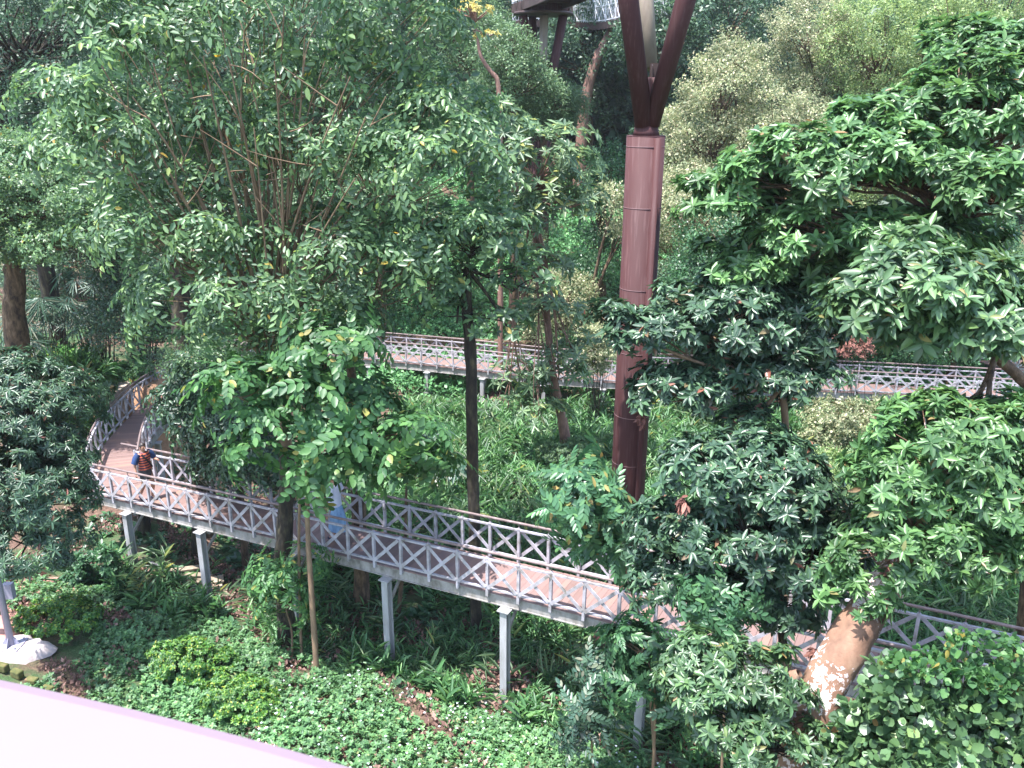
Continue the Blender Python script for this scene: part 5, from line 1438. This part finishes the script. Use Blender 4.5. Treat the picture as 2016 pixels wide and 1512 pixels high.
# dead leaves on the bare ground
P = scatter(26000, -14, 5, 12, 26, r, lambda x, y: wig(x * 1.3, y * 1.4 + 2) < np.where(near_bank(x, y), -.55, .2))
P[:, 2] += .05
lb2 = Bag(); lb2.add(*place([sp_fuzz(r_, .12, .10, 3) for _ in range(3)], P, np.tile(UP, (len(P), 1)), r.uniform(.6, 1.2, len(P)), LEAF_4W, r, jitter=.6))
tag(lb2.build('leaf_litter', M['litter']), 'dry brown fallen leaves scattered on the soil', 'leaf litter', None, 'stuff')
# creepers on the slope
P = scatter(30000, -16, 24, 35.5, 60, r, lambda x, y: (wig(x * .7, y * .7) > -1.2))
P[:, 2] += r.uniform(.0, .45, len(P)) * (1 + wig(P[:, 0] * .6, P[:, 1] * .8).clip(0, 1.5))
cr = Bag(); cr.add(*place([sp_fuzz(r_, .3, .16, 9) for _ in range(5)], P, np.tile(UP, (len(P), 1)) + np.array([0, -.4, 0]), r.uniform(.7, 1.4, len(P)), LEAF_4W, r))
tag(cr.build('creeper_undergrowth', M['ivy']), 'bright green creepers covering the slope behind the farther boardwalk', 'undergrowth', None, 'stuff')
P = scatter(16000, -70, 80, 52, 140, r, lambda x, y: (y > 60) | (abs(x) > 14))
P[:, 2] += r.uniform(.2, 7, len(P)) * sstep(50, 62, P[:, 1])
fw_ = Bag(); fw_.add(*place([sp_fuzz(r_, 1.5, .75, 26) for _ in range(5)], P, np.tile(UP, (len(P), 1)), r.uniform(.8, 1.4, len(P)), LEAF_4W, r))
tag(fw_.build('distant_woods', M['fardark']), 'dark far-off woods closing the view at the top', 'woods', None, 'stuff')
P = scatter(900, -30, -7, 24, 42, r, lambda x, y: (x < -14.6) | (y > 39)); P[:, 2] += r.uniform(0, .6, len(P))
dk = Bag(); dk.add(*place(SP_FUZZ, P, np.tile(UP, (len(P), 1)), r.uniform(.8, 1.6, len(P)), LEAF_4, r))
tag(dk.build('shade_undergrowth', M['deep']), 'dark undergrowth on the terrace behind the left retaining wall', 'undergrowth', None, 'stuff')

# clumps of ginger that stand out on the bank edge
for k, (px, py, lb_) in enumerate([(290, 1165, 'leftmost ginger clump, beside the drain pipe'), (345, 1200, 'ginger clump in front of the second boardwalk support'), (410, 1195, 'ginger clump right of the second boardwalk support'), (700, 1275, 'ginger clump at the foot of the brown tree trunk under the boardwalk'),
                                   (765, 1290, 'ginger clump touching the third boardwalk support'), (840, 1325, 'ginger clump midway between the third and fourth boardwalk supports'), (905, 1345, 'ginger clump left of the fourth boardwalk support'), (1040, 1390, 'ginger clump right of the fourth boardwalk support'), (1400, 1500, 'ginger clump at the bottom edge left of the low umbrella tree')]):
    r = np.random.RandomState(600 + k); q = atz(px, py + 25, .25); q[2] = G(q[0], q[1])
    e = empty('ginger_plant', q, lb_, 'plant', 'ginger clumps along the edge of the bank')
    n = 11; pp_ = q + np.column_stack([r.randn(n) * .16, r.randn(n) * .16, np.zeros(n)]); ax = np.tile(UP, (n, 1)) + r.randn(n, 3) * .25
    st = Bag()
    for a, b in zip(pp_, ax): st.add(*tube_arrays(np.array([a, a + norm(b) * .3, a + norm(b) * .5]), [.012, .01, .007], 5))
    st.build('cane', M['blade'], e)
    fb = Bag(); fb.add(*place([sp_blades(r, .55, .42, 9, .15) for _ in range(3)], pp_, ax, r.uniform(.75, 1.1, n), leaf_template(6, .11, .25, .12), r)); fb.build('leaf', M['blade'], e)

# litter-covered mound by the fourth support, stump
q = atz(985, 1350, .2)
r = np.random.RandomState(8); n = 26; V = []
for k, (rr, zz) in enumerate(((.0, .42), (.25, .38), (.45, .22), (.6, -.1))):
    for i in range(n):
        a = 2 * math.pi * i / n; w = rr * (1 + .2 * math.sin(2 * a) + .12 * math.sin(5 * a + 1))
        V.append((q[0] + w * math.cos(a) * 1.2, q[1] + w * math.sin(a), G(q[0], q[1]) + zz + r.randn() * .02))
Fc = [(k * n + i, k * n + (i + 1) % n, (k + 1) * n + (i + 1) % n, (k + 1) * n + i) for k in range(3) for i in range(n)]
e = empty('rock', (q[0], q[1], G(q[0], q[1])), 'low rock heaped with red-brown dead leaves behind the fourth boardwalk support', 'rock')
mesh_obj('boulder', np.array(V), Fc, M['stone'], e)
pp_ = q + np.column_stack([r.randn(160) * .3, r.randn(160) * .24, np.zeros(160)]); pp_[:, 2] = G(q[0], q[1]) + .44 - .7 * ((pp_[:, 0] - q[0]) ** 2 + (pp_[:, 1] - q[1]) ** 2)
lb3 = Bag(); lb3.add(*place([sp_fuzz(r, .1, .12, 4)], pp_, np.tile(UP, (160, 1)), np.ones(160), LEAF_4W, r, jitter=.5)); tag(lb3.build('fallen_leaf_layer', M['litter'], e), None, None, None, 'stuff')
# thin humid air over the valley
hb = MB(); hb.box((0, 70, 20), 120, 95, 32)
m_ = bpy.data.materials.new('haze'); m_.use_nodes = True
nt_ = m_.node_tree
for n_ in list(nt_.nodes):
    if n_.type == 'BSDF_PRINCIPLED': nt_.nodes.remove(n_)
pv = nt_.nodes.new('ShaderNodeVolumePrincipled'); pv.inputs['Color'].default_value = (.93, .93, 1, 1); pv.inputs['Density'].default_value = .0003
pv.inputs['Anisotropy'].default_value = .3
nt_.links.new(pv.outputs[0], nt_.nodes['Material Output'].inputs['Volume'])
tag(hb.build('haze', m_), 'thin pale haze filling the air of the valley', 'haze', None, 'stuff')
bpy.context.view_layer.update()
